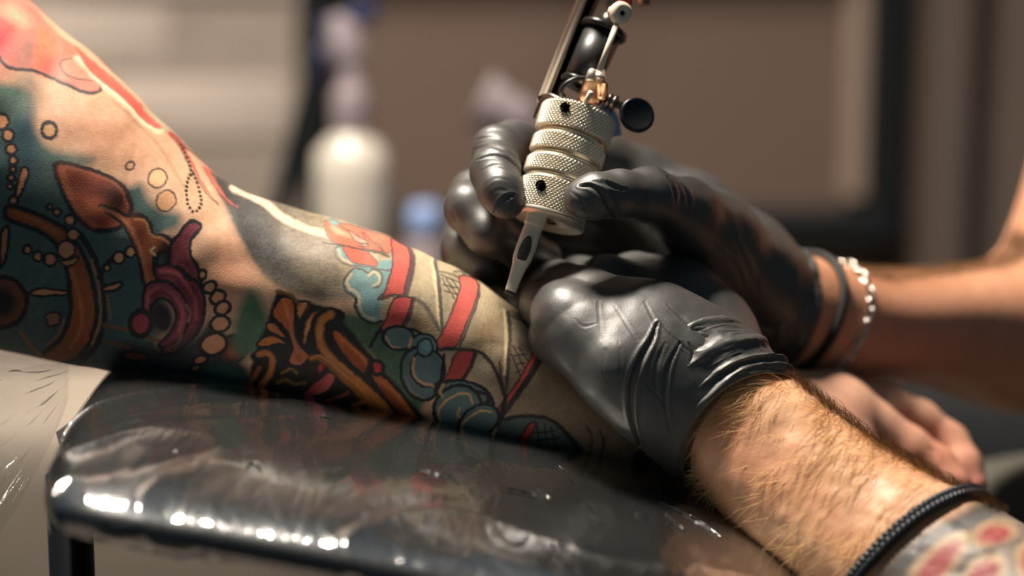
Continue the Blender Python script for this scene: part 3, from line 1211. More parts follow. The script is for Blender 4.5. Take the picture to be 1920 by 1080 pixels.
p.fill([(112, 490), (134, 486), (146, 480), (144, 490), (128, 499)], (186, 140, 94), line=4)
p.stroke([(186, 520), (198, 498), (214, 482)], 11, INK)
for (x, y, r) in ((245, 472, 10), (223, 483, 11), (201, 502, 6)):
    p.oval(x, y, r, r, (222, 164, 116), 0, line=5)
p.dots([(202, 556), (204, 580), (208, 600)], 7, 3, (120, 106, 84))
# --- brown leaf and stem
p.fill([(105, 309), (142, 313), (182, 323), (212, 338), (234, 358), (245, 385), (242, 404), (226, 425), (200, 433), (174, 430), (150, 412), (128, 382), (112, 346)], (172, 92, 66), line=9, soft=2)
p.oval(165, 345, 40, 16, (120, 60, 52), 25, soft=16, alpha=.9)
p.oval(214, 368, 20, 26, (86, 56, 52), -30, soft=16, alpha=.95)
p.oval(196, 412, 26, 8, (140, 66, 52), -10, soft=10, alpha=.7)
p.stroke([(118, 322), (132, 366), (152, 402), (178, 424)], 8, (198, 122, 84), soft=4, alpha=.6)
p.stroke([(114, 312), (180, 328), (222, 352), (240, 390)], 4, (196, 122, 92), soft=2.5, alpha=.6)
p.fill([(188, 388), (214, 394), (238, 404), (262, 405), (280, 418), (286, 440), (306, 444), (324, 458), (312, 470), (298, 476), (292, 498), (296, 534), (272, 536), (262, 490), (246, 446), (226, 416)], (170, 96, 64), line=8)
p.oval(262, 440, 14, 30, (122, 64, 46), -25, soft=12, alpha=.8)
p.oval(312, 470, 16, 20, (66, 50, 44), 0, soft=10, alpha=.9)
p.stroke([(190, 392), (222, 404), (246, 430), (266, 480), (278, 530)], 6, (214, 136, 96), soft=4, alpha=.7)
p.stroke([(254, 412), (272, 416), (282, 440), (304, 448), (320, 460)], 4, (206, 146, 96), soft=2)
# --- dark lower band of the sleeve
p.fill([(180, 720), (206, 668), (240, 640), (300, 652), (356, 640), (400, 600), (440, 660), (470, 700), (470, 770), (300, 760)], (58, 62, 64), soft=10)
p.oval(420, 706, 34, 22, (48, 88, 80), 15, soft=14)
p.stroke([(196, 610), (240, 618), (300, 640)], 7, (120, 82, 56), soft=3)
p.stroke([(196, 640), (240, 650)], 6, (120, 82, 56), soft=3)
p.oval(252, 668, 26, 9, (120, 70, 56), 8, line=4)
# --- magenta flower
p.fill([(376, 432), (362, 422), (346, 428), (334, 444), (322, 456), (318, 476), (318, 496), (336, 502), (352, 516), (366, 530), (380, 545), (372, 505), (357, 480), (358, 454)], MAG, line=7)
p.stroke([(350, 450), (346, 474), (352, 498)], 6, (110, 40, 60), soft=4, alpha=.8)
p.fill([(290, 478), (296, 498), (316, 496), (338, 506), (352, 522), (372, 530), (384, 562), (380, 600), (364, 632), (330, 660), (300, 664), (330, 636), (352, 600), (344, 560), (318, 530), (296, 524), (288, 500)], (136, 60, 72), line=7)
p.stroke([(302, 508), (330, 512), (346, 530), (366, 560), (368, 600)], 5, (206, 106, 106), soft=3, alpha=.8)
p.fill([(268, 566), (272, 540), (290, 528), (318, 532), (344, 556), (354, 592), (344, 626), (318, 650), (298, 648), (322, 620), (330, 590), (318, 566), (298, 560), (284, 576), (284, 596), (274, 596)], (150, 70, 80), line=6)
p.stroke([(276, 572), (280, 550), (300, 540), (328, 558), (342, 590), (334, 622)], 5, (216, 116, 110), soft=3, alpha=.7)
p.oval(304, 596, 22, 34, (40, 36, 44), -10, soft=8)
p.stroke([(300, 518), (326, 520), (344, 540), (356, 566)], 9, (92, 38, 56), soft=6, alpha=.8)
p.stroke([(362, 540), (376, 576), (370, 612), (346, 644)], 8, (84, 40, 56), soft=6, alpha=.8)
p.stroke([(286, 556), (304, 546), (324, 562), (334, 592), (326, 622)], 8, (96, 40, 56), soft=5, alpha=.75)
p.stroke([(326, 464), (330, 482), (326, 494)], 6, (186, 92, 98), soft=4, alpha=.6)
p.stroke([(340, 630), (330, 646), (310, 656)], 4, (206, 140, 110), soft=2, alpha=.7)
p.stroke([(352, 604), (356, 590), (350, 572)], 3, (206, 150, 120), soft=2, alpha=.7)
p.oval(330, 650, 60, 14, (52, 46, 50), -14, soft=12, alpha=.75)
p.oval(264, 606, 20, 24, (162, 64, 78), 10, line=9)
p.stroke([(290, 478), (284, 470), (290, 464)], 4, CREAM, soft=2)
# --- bead string right of the flower
for (x, y, rx, ry, a) in ((380, 516, 7, 9, 0), (394, 539, 13, 10, -30), (409, 557, 15, 12, -30), (418, 577, 15, 12, -30), (413, 607, 19, 15, -20)):
    p.oval(x, y, rx, ry, (212, 150, 112), a, line=5.5)
p.oval(440, 652, 22, 24, (104, 62, 50), -20, line=6)
p.oval(438, 660, 16, 12, (160, 96, 70), -20, soft=8, alpha=.7)
p.oval(400, 646, 25, 20, (206, 144, 106), -18, line=6)
p.oval(376, 675, 14, 8, (186, 124, 92), -12, line=4)
p.oval(367, 690, 10, 6, (150, 104, 80), -12, line=4)
# --- green leaf patch
p.fill([(436, 640), (444, 590), (464, 548), (480, 546), (496, 574), (504, 604), (498, 640), (480, 664), (452, 668)], (86, 116, 90), soft=11)
# --- dark ornate ground + green sea behind the scrolls
p.fill([(618, 600), (640, 588), (690, 596), (720, 606), (726, 640), (764, 646), (800, 690), (806, 740), (790, 770), (826, 820), (800, 840), (736, 720), (690, 660)], (84, 108, 84), soft=6, speck=.15)
p.fill([(430, 770), (462, 716), (478, 660), (500, 604), (514, 560), (524, 544), (560, 562), (600, 572), (634, 588), (650, 610), (700, 670), (740, 716), (800, 790), (846, 850), (600, 820)], (46, 42, 40), soft=3)
p.fill([(518, 570), (531, 557), (549, 562), (553, 590), (552, 618), (558, 640), (570, 656), (580, 668), (562, 687), (541, 679), (548, 654), (543, 630), (530, 612), (511, 590)], (204, 108, 52), line=4, col2=(190, 106, 80), ax=((530, 570), (560, 680)))
p.stroke([(532, 562), (540, 592), (548, 630), (558, 662)], 5, (226, 142, 104), soft=2.5, alpha=.9)
p.fill([(556, 572), (574, 566), (582, 574), (572, 588), (561, 604)], (204, 132, 76), line=4)
p.fill([(568, 640), (570, 610), (584, 588), (604, 578), (612, 584), (594, 604), (580, 624), (572, 650)], (198, 116, 60), line=4)
p.stroke([(582, 600), (574, 626)], 4, (226, 160, 100), soft=2)
p.stroke([(520, 548), (546, 553), (560, 572)], 5, (120, 92, 52), soft=2)
p.stroke([(582, 567), (562, 600)], 4, INK)
p.stroke([(634, 592), (612, 588), (598, 600), (592, 624), (598, 654), (624, 684), (668, 722), (714, 762), (752, 804)], 25, INK)
p.stroke([(620, 590), (604, 600), (599, 624), (604, 650), (628, 680), (670, 716), (716, 758), (750, 800)], 15, (196, 122, 62), soft=2.5)
p.stroke([(600, 612), (600, 640), (618, 668), (660, 702)], 5, (226, 160, 92), soft=3, alpha=.8)
p.fill([(622, 628), (632, 618), (654, 640), (688, 672), (690, 690), (682, 702), (664, 690), (640, 662)], (200, 104, 48), line=6, col2=(150, 70, 36), ax=((670, 650), (650, 680)))
p.stroke([(636, 628), (664, 656), (686, 676)], 6, (222, 132, 70), soft=4, alpha=.7)
p.fill([(694, 702), (712, 700), (740, 724), (768, 758), (804, 806), (790, 820), (760, 790), (724, 748)], (190, 100, 50), line=6, col2=(120, 64, 40), ax=((760, 740), (735, 765)))
p.stroke([(706, 708), (744, 740), (780, 786)], 6, (212, 126, 70), soft=4, alpha=.6)
p.fill([(697, 682), (708, 676), (718, 684), (716, 698), (702, 702)], (206, 60, 66), line=7)
p.stroke([(584, 672), (600, 672), (624, 690), (664, 728), (706, 770)], 10, (156, 96, 48), soft=3)
p.stroke([(584, 672), (600, 668), (628, 688), (670, 726), (712, 770)], 2.5, (206, 140, 84))
p.fill([(500, 606), (512, 604), (530, 622), (536, 634), (518, 628), (502, 618)], (204, 118, 66), line=4)
p.fill([(482, 646), (500, 630), (520, 632), (540, 646), (520, 644), (500, 650)], (200, 118, 60), line=4)
p.stroke([(480, 668), (500, 658), (514, 668), (514, 694), (500, 718), (484, 734)], 20, INK)
p.stroke([(486, 664), (502, 662), (511, 674), (508, 696), (496, 716), (482, 734)], 11, (186, 112, 64), soft=2)
p.stroke([(486, 690), (476, 708), (462, 728)], 9, (150, 88, 60), soft=2)
p.stroke([(528, 700), (546, 692), (556, 700)], 4, (140, 110, 56), soft=2)
p.stroke([(520, 718), (536, 712), (552, 720), (572, 718)], 6, (120, 96, 60), soft=2)
p.fill([(566, 742), (586, 722), (614, 700), (628, 704), (624, 720), (604, 738)], (166, 56, 76), line=3, col2=(206, 110, 96), ax=((590, 715), (610, 735)))
p.fill([(596, 690), (602, 682), (606, 690), (600, 698)], (190, 56, 60), soft=2)
p.stroke([(548, 748), (596, 754), (640, 742), (652, 736)], 5, (150, 84, 66), soft=2)
p.stroke([(660, 762), (690, 752), (706, 768)], 7, (170, 100, 56), soft=2.5)
for (a_, b_, c_) in (((540, 600), (552, 640), (560, 676)), ((602, 640), (622, 672), (660, 706)), ((650, 652), (672, 676), (684, 694)), ((716, 730), (746, 764), (776, 800))):
    p.stroke([a_, b_, c_], 7, (110, 56, 32), soft=5, alpha=.5)
# --- black and grey shaded field on the forearm
p.fill([(330, 210), (384, 306), (404, 338), (428, 392), (446, 436), (474, 488), (512, 530), (552, 548), (600, 560), (650, 562), (720, 580), (760, 560), (800, 500), (760, 380), (600, 330)], (84, 80, 76), soft=5, speck=.30,
       col2=(190, 172, 142), ax=((470, 430), (690, 500)))
p.fill([(372, 292), (404, 338), (428, 392), (446, 436), (474, 488), (516, 526), (560, 540), (600, 548), (540, 470), (500, 420), (450, 372), (400, 318)], (60, 59, 58), soft=16, alpha=.8, speck=.45)
p.fill([(560, 440), (620, 448), (650, 520), (660, 548), (600, 552), (550, 500)], (132, 120, 104), soft=22, alpha=.7, speck=.22)
p.stroke([(580, 548), (630, 556), (670, 552)], 14, (112, 100, 88), soft=8, alpha=.7)
p.stroke([(440, 348), (468, 362), (494, 378), (522, 404), (560, 424), (616, 442)], 15, (230, 204, 174), soft=3)  # white highlight streak painted over the grey field
p.stroke([(462, 352), (500, 366), (530, 376)], 8, (116, 108, 100), soft=4, alpha=.5)
p.stroke([(384, 312), (404, 340), (424, 366), (446, 386)], 6, (214, 98, 84), soft=1.5, taper=1)
p.stroke([(384, 316), (400, 342), (420, 368), (446, 388)], 2.2, (120, 62, 60))
p.stroke([(456, 396), (464, 380), (462, 372)], 3, (70, 68, 66), soft=2)
# --- sails (cream grey field)
p.fill([(640, 380), (720, 420), (790, 455), (860, 490), (960, 560), (1060, 640), (1460, 680), (1460, 930), (1060, 890), (960, 800), (900, 720), (820, 655), (740, 620), (720, 560), (740, 500)], SAIL, soft=8, speck=.14)
p.fill([(940, 640), (1020, 640), (1100, 680), (1460, 700), (1460, 900), (1100, 880), (960, 800), (925, 760)], (148, 126, 102), soft=20, speck=.14)
p.oval(790, 610, 40, 22, (150, 124, 92), 20, soft=18, alpha=.85)
p.oval(910, 620, 34, 26, (156, 130, 96), -40, soft=18, alpha=.8)
p.oval(790, 500, 18, 40, (226, 208, 170), 0, soft=16, alpha=.7)
p.oval(910, 560, 18, 30, (226, 208, 170), 0, soft=16, alpha=.6)
for k_ in range(9):
    p.stroke([(774 + k_ * 5, 480 + k_ * 3), (772 + k_ * 5, 520 + k_ * 3)], 2, (150, 132, 104), soft=2, alpha=.35)
for k_ in range(10):
    p.stroke([(896 + k_ * 6, 540 + k_ * 4), (884 + k_ * 6, 580 + k_ * 4)], 2, (140, 122, 94), soft=2, alpha=.4)
for k_ in range(26):
    xx_ = 770 + (k_ * 37) % 130
    yy_ = 520 + (k_ * 53) % 90
    p.stroke([(xx_, yy_), (xx_ - 6, yy_ + 14)], 2.2, (128, 112, 86), soft=2, alpha=.35)
    p.stroke([(xx_ + 120, yy_ + 56), (xx_ + 112, yy_ + 72)], 2.2, (122, 104, 80), soft=2, alpha=.35)
# masts, ropes, ratlines
p.stroke([(810, 480), (815, 520), (820, 570), (826, 614)], 7, CREAM, soft=1.5)
p.stroke([(816, 486), (821, 520), (826, 570), (829, 616)], 7, (98, 92, 84), soft=1.2)
p.stroke([(762, 562), (786, 566), (804, 584), (820, 612), (828, 622)], 8, (96, 90, 80), soft=2.5, alpha=.85)
p.stroke([(820, 508), (840, 514), (862, 522)], 3, (100, 92, 80))
p.stroke([(850, 512), (862, 510), (876, 518)], 3, (110, 100, 86))
for (a_, b_) in (((828, 522), (852, 560)), ((836, 522), (858, 554)), ((830, 534), (858, 540)), ((834, 546), (856, 552)), ((826, 516), (860, 530)), ((846, 524), (860, 544))):
    p.stroke([a_, b_], 2.2, (60, 58, 54))
p.stroke([(946, 580), (950, 620), (948, 660), (946, 700)], 6, CREAM, soft=1.6)
p.stroke([(953, 584), (957, 622), (954, 664), (950, 720), (948, 744)], 7, (84, 80, 74), soft=1.4)
p.stroke([(936, 680), (940, 710), (947, 744)], 4, (70, 66, 62))
for (a_, b_) in (((962, 648), (986, 694)), ((972, 650), (994, 684)), ((958, 664), (976, 706)), ((962, 668), (986, 664)), ((966, 684), (984, 680)), ((966, 700), (978, 694))):
    p.stroke([a_, b_], 2.6, (54, 52, 50))
p.stroke([(958, 590), (980, 600), (996, 622)], 3, (96, 88, 78))
# --- cloud and flag group
p.fill([(629, 472), (636, 462), (648, 462), (656, 480), (690, 500), (730, 490), (735, 520), (718, 560), (710, 600), (700, 604), (682, 598), (668, 582), (666, 562), (650, 548), (645, 530), (655, 512), (668, 504), (640, 490)], CLOUD, soft=2, speck=.08)
p.stroke([(636, 464), (627, 474), (634, 492), (654, 502), (676, 503), (728, 512)], 3, (116, 104, 94))
p.stroke([(634, 472), (640, 488), (656, 498)], 3.5, CREAM, soft=2, alpha=.8)
p.stroke([(708, 562), (716, 555), (738, 560)], 3, (80, 78, 74))
p.stroke([(656, 514), (664, 507), (680, 510), (690, 516), (698, 509), (712, 516), (715, 530), (708, 541), (700, 543)], 3.2, (104, 94, 84))
p.stroke([(690, 520), (700, 514), (709, 522), (709, 533), (700, 539)], 4, CREAM, soft=2)
p.stroke([(656, 513), (645, 528), (648, 545), (664, 558), (670, 568)], 4, (92, 84, 76))
p.stroke([(658, 518), (650, 530), (654, 542), (672, 556), (674, 576), (684, 592), (700, 598)], 4, CREAM, soft=2)
p.stroke([(668, 562), (667, 580), (680, 598), (700, 606), (716, 602)], 5, (60, 52, 50))
p.fill([(609, 414), (626, 418), (650, 432), (664, 446), (684, 468), (652, 464), (630, 460), (614, 444)], (238, 118, 92), line=2.6, line_col=(120, 92, 82), soft=2)
p.fill([(620, 424), (646, 436), (658, 446), (632, 440)], (246, 196, 160), soft=5, alpha=.7)
p.fill([(643, 464), (672, 468), (690, 476), (706, 502), (682, 500), (658, 494), (648, 480)], (238, 108, 86), line=2.6, line_col=(120, 92, 82), soft=2)
p.fill([(634, 420), (660, 422), (700, 436), (735, 452), (733, 470), (722, 478), (706, 458), (690, 460), (660, 438)], (238, 128, 104), line=2.6, line_col=(130, 96, 86), soft=2)
p.fill([(652, 432), (668, 440), (700, 458), (676, 456), (664, 450)], (196, 160, 140), line=2.4, line_col=(110, 88, 80), soft=1.5)
p.fill([(680, 434), (696, 452), (716, 476), (690, 470), (672, 462), (690, 462)], (240, 118, 94), line=2.4, line_col=(110, 88, 80), soft=1.5)
p.fill([(616, 412), (628, 412), (636, 420), (626, 424)], CLOUD, line=2, line_col=(130, 130, 120))
p.stroke([(606, 458), (640, 464), (686, 472), (724, 484)], 2.6, (84, 74, 68))
p.stroke([(686, 470), (706, 474), (726, 484)], 5, (110, 98, 86))
# --- red banded ribbons
DB = (108, 82, 84)
p.stroke([(764, 462), (772, 482), (770, 516), (762, 546), (758, 562)], 11, DB, soft=1.5)
p.fill([(733, 450), (750, 456), (764, 464), (768, 480), (765, 510), (758, 540), (754, 557), (736, 557), (713, 564), (722, 545), (732, 510), (735, 480)], (224, 112, 98), line=3, line_col=(92, 66, 66), soft=1.5, col2=(206, 92, 84), ax=((740, 460), (740, 560)))
p.stroke([(772, 566), (764, 596), (748, 620)], 11, (96, 72, 72), soft=1.5)
p.fill([(738, 563), (770, 562), (764, 588), (748, 617), (730, 616), (711, 621), (724, 596)], (200, 86, 82), line=3, line_col=(70, 52, 52), soft=1.5)
p.stroke([(708, 564), (724, 557), (746, 556), (776, 562)], 3.5, (80, 70, 64))
p.fill([(861, 519), (876, 518), (890, 524), (896, 540), (890, 568), (876, 604), (856, 648), (838, 652), (811, 656), (832, 618), (850, 576), (862, 540)], (220, 106, 94), line=3, line_col=(84, 60, 60), soft=1.5, col2=(202, 86, 80), ax=((870, 520), (840, 650)))
p.stroke([(898, 534), (896, 562), (882, 602), (862, 648)], 5, (92, 78, 74), soft=1.5)
p.fill([(858, 660), (888, 660), (878, 690), (862, 712), (844, 712), (828, 720), (842, 694)], (196, 82, 78), line=3, line_col=(60, 48, 48), soft=1.5)
p.stroke([(892, 662), (882, 692), (866, 714)], 6, (70, 60, 60), soft=1.5)
p.fill([(1010, 632), (1016, 646), (1004, 676), (984, 712), (956, 752), (930, 784), (923, 782), (950, 744), (980, 700), (998, 664)], (196, 82, 78), line=3, line_col=(60, 46, 46), soft=1.5)
p.stroke([(1020, 650), (1008, 684), (980, 726), (940, 782)], 10, (58, 50, 52), soft=1.5)
# sail hems
p.stroke([(706, 624), (736, 620), (774, 618), (800, 634), (814, 654)], 6, (50, 48, 46), soft=1.6)
p.stroke([(714, 616), (704, 632), (694, 650)], 6, INK)
p.stroke([(812, 657), (846, 654), (884, 656), (908, 666), (930, 696), (946, 742)], 7, (58, 54, 50), soft=2)
p.stroke([(858, 658), (900, 640), (940, 640)], 10, (110, 92, 72), soft=6, alpha=.6)
# --- blue scroll clouds
p.oval(748, 634, 30, 22, DCLOUD, 10, line=5)
p.fill([(706, 624), (736, 620), (774, 618), (790, 628), (770, 612), (740, 606), (712, 612)], SAIL, soft=3, alpha=0)
p.stroke([(724, 632), (734, 648), (750, 652)], 3.5, (206, 166, 120), soft=1.6)
p.oval(794, 652, 26, 26, DCLOUD, 0, line=5)
p.stroke([(772, 636), (768, 650), (776, 664)], 5, (212, 166, 120), soft=1.8)
p.oval(790, 700, 38, 50, (94, 114, 116), -14, line=5)
p.oval(802, 690, 32, 34, DCLOUD, 0, line=5)
p.stroke([(776, 672), (774, 696), (788, 716), (812, 722)], 4.5, (212, 166, 120), soft=1.8)
p.stroke([(760, 706), (772, 732), (796, 746)], 2.5, (150, 136, 118), soft=1.6)
p.oval(797, 652, 14, 17, (96, 130, 134), 10, line=4)
p.stroke([(832, 664), (830, 690), (822, 726)], 5, INK)
p.oval(868, 740, 50, 26, DCLOUD, 10, line=6)
p.oval(858, 766, 46, 42, (96, 118, 118), -38, line=6)
p.stroke([(830, 744), (824, 732), (832, 720)], 3.5, (206, 162, 116), soft=1.6)
p.stroke([(826, 788), (822, 770), (838, 750), (862, 738), (880, 740), (886, 756)], 4, (216, 170, 120), soft=1.6)
p.stroke([(862, 764), (858, 778), (868, 784)], 3.5, (206, 162, 116), soft=1.5)
p.stroke([(894, 734), (920, 744), (926, 770)], 7, INK)
p.oval(898, 790, 40, 28, (92, 114, 114), -30, line=5)
p.stroke([(856, 812), (876, 786), (900, 772), (920, 772)], 4, (214, 168, 118), soft=1.6)
p.stroke([(886, 812), (898, 818), (916, 814)], 3, (206, 162, 116), soft=1.5)
p.stroke([(948, 744), (938, 790), (930, 840)], 9, INK)
# lower right hull and rigging
p.fill([(944, 788), (980, 780), (1026, 784), (1060, 806), (1090, 850), (960, 860), (930, 830)], (84, 96, 92), soft=4)
p.stroke([(938, 788), (980, 780), (1030, 786), (1064, 814), (1088, 850)], 7, (50, 48, 46), soft=2)
p.fill([(958, 836), (976, 818), (992, 796), (1004, 792), (996, 816), (974, 836)], (170, 66, 52), line=3)
for (a_, b_) in (((1006, 792), (1012, 840)), ((1020, 796), (1030, 846)), ((1032, 800), (1046, 846)), ((1000, 812), (1040, 806)), ((1004, 826), (1048, 820)), ((1008, 840), (1050, 834))):
    p.stroke([a_, b_], 3, (44, 44, 44))
p.stroke([(1100, 800), (1110, 820), (1106, 850)], 5, (96, 90, 78), soft=2)
p.stroke([(1124, 806), (1132, 830), (1124, 856)], 5, (80, 84, 80), soft=2)
p.stroke([(1150, 820), (1156, 840), (1148, 862)], 3, (160, 136, 100), soft=2)
p.oval(1206, 858, 16, 14, (100, 88, 70), 0, line=4)
p.oval(1206, 858, 7, 6, (60, 58, 54), 0, line=3)
p.C *= (1 + 0.07 * vnoise(AL.X / 3.2, AL.Y / 3.2, AL.X * 0, 63) + 0.05 * vnoise(AL.X / 11, AL.Y / 11, AL.X * 0, 64))[:, None]
CV, CF = AL.with_caps()
NV = vnormals(CV, CF[0])
if ((NV[:len(AL.V.reshape(-1, 3))] * AL.N.reshape(-1, 3)).sum(1)).mean() < 0:
    CF = [f[:, ::-1] for f in CF]
    NV = -NV
# anatomy: soft hollow at the elbow crease, small tendon swell
hx, hy = np.append(AL.X, [0, 0]), np.append(AL.Y, [0, 0])


def bump2(cx, cy, rx, ry, ang, amp):
    c, s = math.cos(math.radians(ang)), math.sin(math.radians(ang))
    u, v = (hx - cx) * c + (hy - cy) * s, -(hx - cx) * s + (hy - cy) * c
    return amp * np.exp(-(u / rx) ** 2 - (v / ry) ** 2)


dsp = (bump2(350, 420, 190, 46, 56, 0.0035) - bump2(470, 430, 150, 40, 52, 0.0012) + bump2(120, 330, 160, 110, 45, 0.001)
       + bump2(640, 520, 160, 60, 20, 0.0025))
dsp += 0.0006 * vnoise(hx / 45, hy / 45, hx * 0, 21)
CV = CV + NV * dsp[:, None]
ccol = np.concatenate([p.C, np.tile(srgb(224, 178, 138), (2, 1))])

# the hand at the end of the same arm
c_palm = [[(1330, 800, 1.060, 84), (1450, 792, 1.078, 84), (1560, 790, 1.095, 78)],
          [(1450, 770, 1.090, 70), (1560, 760, 1.110, 58), (1655, 768, 1.125, 46)],
          [(1450, 800, 1.080, 70), (1560, 800, 1.095, 60), (1640, 812, 1.100, 48)],
          [(1450, 830, 1.070, 66), (1540, 840, 1.075, 58), (1600, 862, 1.075, 48)]]
c_fing = [[(1655, 766, 1.125, 46), (1720, 790, 1.13, 40), (1778, 832, 1.13, 37), (1806, 872, 1.122, 33), (1826, 908, 1.116, 25)],
          [(1640, 812, 1.10, 48), (1700, 844, 1.10, 44), (1752, 878, 1.10, 41), (1784, 914, 1.095, 35), (1798, 948, 1.09, 28)],
          [(1600, 862, 1.075, 48), (1660, 908, 1.075, 43), (1700, 960, 1.075, 38), (1712, 1000, 1.07, 30)],
          [(1560, 890, 1.055, 42), (1600, 940, 1.055, 38), (1628, 990, 1.055, 32), (1632, 1020, 1.05, 26)],
          [(1500, 770, 1.12, 46), (1580, 790, 1.15, 40), (1640, 830, 1.16, 34)]]
hf = hand_sdf(c_palm, c_fing, 0.012, 0.007)
allp = np.concatenate([chain3(c)[0] for c in c_palm + c_fing])
HV, HQ = sdf_mesh(hf, allp.min(0) - .026, allp.max(0) + .026, 0.0011)
HV = relax(HV, HQ, 3)
HN = vnormals(HV, HQ)
HV = creases(HV, HN, [([(1740, 838), (1752, 850), (1758, 866)], 5, .5), ([(1770, 806), (1782, 818)], 5, .4)], -0.2)
hp2 = Painter(*project(HV)[:2], (214, 168, 142))
hp2.oval(1770, 850, 70, 50, (222, 140, 112), 40, soft=40, alpha=.6)
hp2.oval(1822, 900, 24, 30, (206, 128, 116), 40, soft=18, alpha=.7)
hp2.oval(1600, 780, 80, 60, (220, 160, 134), 0, soft=40, alpha=.5)
nv0 = len(CV)
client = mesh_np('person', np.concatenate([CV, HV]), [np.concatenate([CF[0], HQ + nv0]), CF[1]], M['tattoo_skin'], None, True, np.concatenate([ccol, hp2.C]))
tag(client, 'bare arm covered in colourful nautical tattoos lying on the wrapped armrest', 'person')


def nail(c, up, along, w, l, name='fingernail', parent=None):
    n_ = 9
    a, b = np.meshgrid(np.linspace(-1, 1, n_), np.linspace(-1, 1, n_), indexing='ij')
    side = np.cross(up, along)
    k = np.sqrt(np.maximum(1 - 0.35 * np.abs(b) ** 3, .05))
    P_ = c + (a * w * k)[..., None] * side + (b * l)[..., None] * along + (-(a ** 2) * w * .45 - (b ** 2) * l * .12)[..., None] * up
    m_ = MB().grid(P_)
    m_.grid((P_ - up * 0.0007)[:, ::-1])
    return m_.build(name, M['nail'], parent)


na = at(1826, 908, 1.116) - at(1800, 862, 1.122)
na = nrm(na)
nu = nrm(-FWD * 0.75 + RIGHT * -0.35 + UP * -0.1)
nu = nrm(nu - (nu @ na) * na)
nail(at(1816, 888, 1.119) + nu * R(29, 1.12), nu, na, .0052, .0060, parent=client)

# ================================================================== TATTOO ARTIST
artist = empty('person', at(1900, 1000, 1.25))

# ---- left forearm (near the camera)
la_st = [
    (1330, 600, 1180, 760, 0.995, 0.026),
    (1410, 655, 1235, 810, 0.992, 0.026),
    (1476, 706, 1284, 862, 0.988, 0.0265),
    (1560, 768, 1330, 940, 0.980, 0.028),
    (1650, 836, 1410, 1030, 0.970, 0.030),
    (1745, 892, 1510, 1122, 0.958, 0.033),
    (1840, 938, 1610, 1220, 0.944, 0.036),
    (1935, 990, 1730, 1330, 0.926, 0.039),
    (2070, 1070, 1900, 1440, 0.905, 0.042),
    (2260, 1180, 2120, 1550, 0.88, 0.044),
    (2460, 1300, 2340, 1660, 0.855, 0.044)]
LA = Loft(la_st, 420, 360, 0.64, 2.1)
q = Painter(LA.X, LA.Y, (222, 174, 136))
q.oval(1400, 870, 90, 60, (218, 150, 116), 40, soft=50, alpha=.5)
q.oval(1560, 960, 120, 40, (212, 146, 110), 45, soft=40, alpha=.4)
q.oval(1330, 780, 60, 50, (206, 132, 104), 0, soft=30, alpha=.6)
# blurred scale tattoo below the braided bracelet
q.fill([(1846, 944), (1790, 968), (1730, 1000), (1670, 1050), (1622, 1110), (1560, 1210), (1700, 1400), (2600, 1800), (2600, 1300), (2000, 1010), (1920, 960)], (136, 124, 114), soft=10, speck=.1)
q.stroke([(1850, 950), (1740, 1010), (1680, 1060), (1630, 1130)], 40, (70, 66, 62), soft=18, alpha=.8)
RD, CRM = (166, 84, 84), (196, 172, 136)
for poly in ([(1700, 1100), (1728, 1044), (1784, 1002), (1818, 1006), (1800, 1046), (1764, 1092), (1730, 1130)],
             [(1822, 1004), (1850, 978), (1896, 980), (1906, 1006), (1872, 1026), (1834, 1026)],
             [(1796, 1100), (1826, 1050), (1870, 1040), (1886, 1064), (1856, 1110), (1812, 1136)],
             [(1904, 1060), (1912, 1022), (1960, 1010), (1990, 1040), (1960, 1086), (1920, 1090)],
             [(1900, 1170), (1906, 1116), (1960, 1096), (2010, 1120), (1990, 1180), (1930, 1200)],
             [(1760, 1190), (1790, 1150), (1840, 1140), (1860, 1180), (1830, 1230), (1780, 1236)],
             [(2030, 1150), (2040, 1090), (2090, 1080), (2120, 1120), (2090, 1180), (2050, 1190)],
             [(1880, 1280), (1900, 1230), (1960, 1220), (1990, 1260), (1950, 1320), (1900, 1330)],
             [(2020, 1280), (2040, 1220), (2100, 1210), (2130, 1260), (2090, 1310), (2040, 1320)]):
    q.fill(poly, CRM, soft=9)
    P_ = np.array(poly, float)
    P_ = P_.mean(0) + (P_ - P_.mean(0)) * .72
    q.fill(P_, RD, soft=9)
q.stroke([(1700, 1120), (1690, 1060), (1740, 1010), (1800, 985), (1850, 965)], 12, (92, 98, 102), soft=8, alpha=.8)
q.stroke([(1790, 1110), (1812, 1050), (1860, 1030), (1910, 1012)], 9, (96, 96, 96), soft=7, alpha=.8)
V, fs = LA.with_caps()
N_ = vnormals(V, fs[0])
if ((N_[:len(LA.N.reshape(-1, 3))] * LA.N.reshape(-1, 3)).sum(1)).mean() < 0:
    fs = [f[:, ::-1] for f in fs]
    N_ = -N_
V = V + N_ * (0.0010 * vnoise(V[:, 0] * 60, V[:, 1] * 60, V[:, 2] * 60, 31) + 0.0004 * vnoise(V[:, 0] * 200, V[:, 1] * 200, V[:, 2] * 200, 32))[:, None]
left_arm = mesh_np('arm', V, fs, M['skin'], artist, True, np.concatenate([q.C, np.tile(srgb(224, 172, 128), (2, 1))]))
left_arm['label'] = 'hairy forearm with a blurred red scale tattoo'

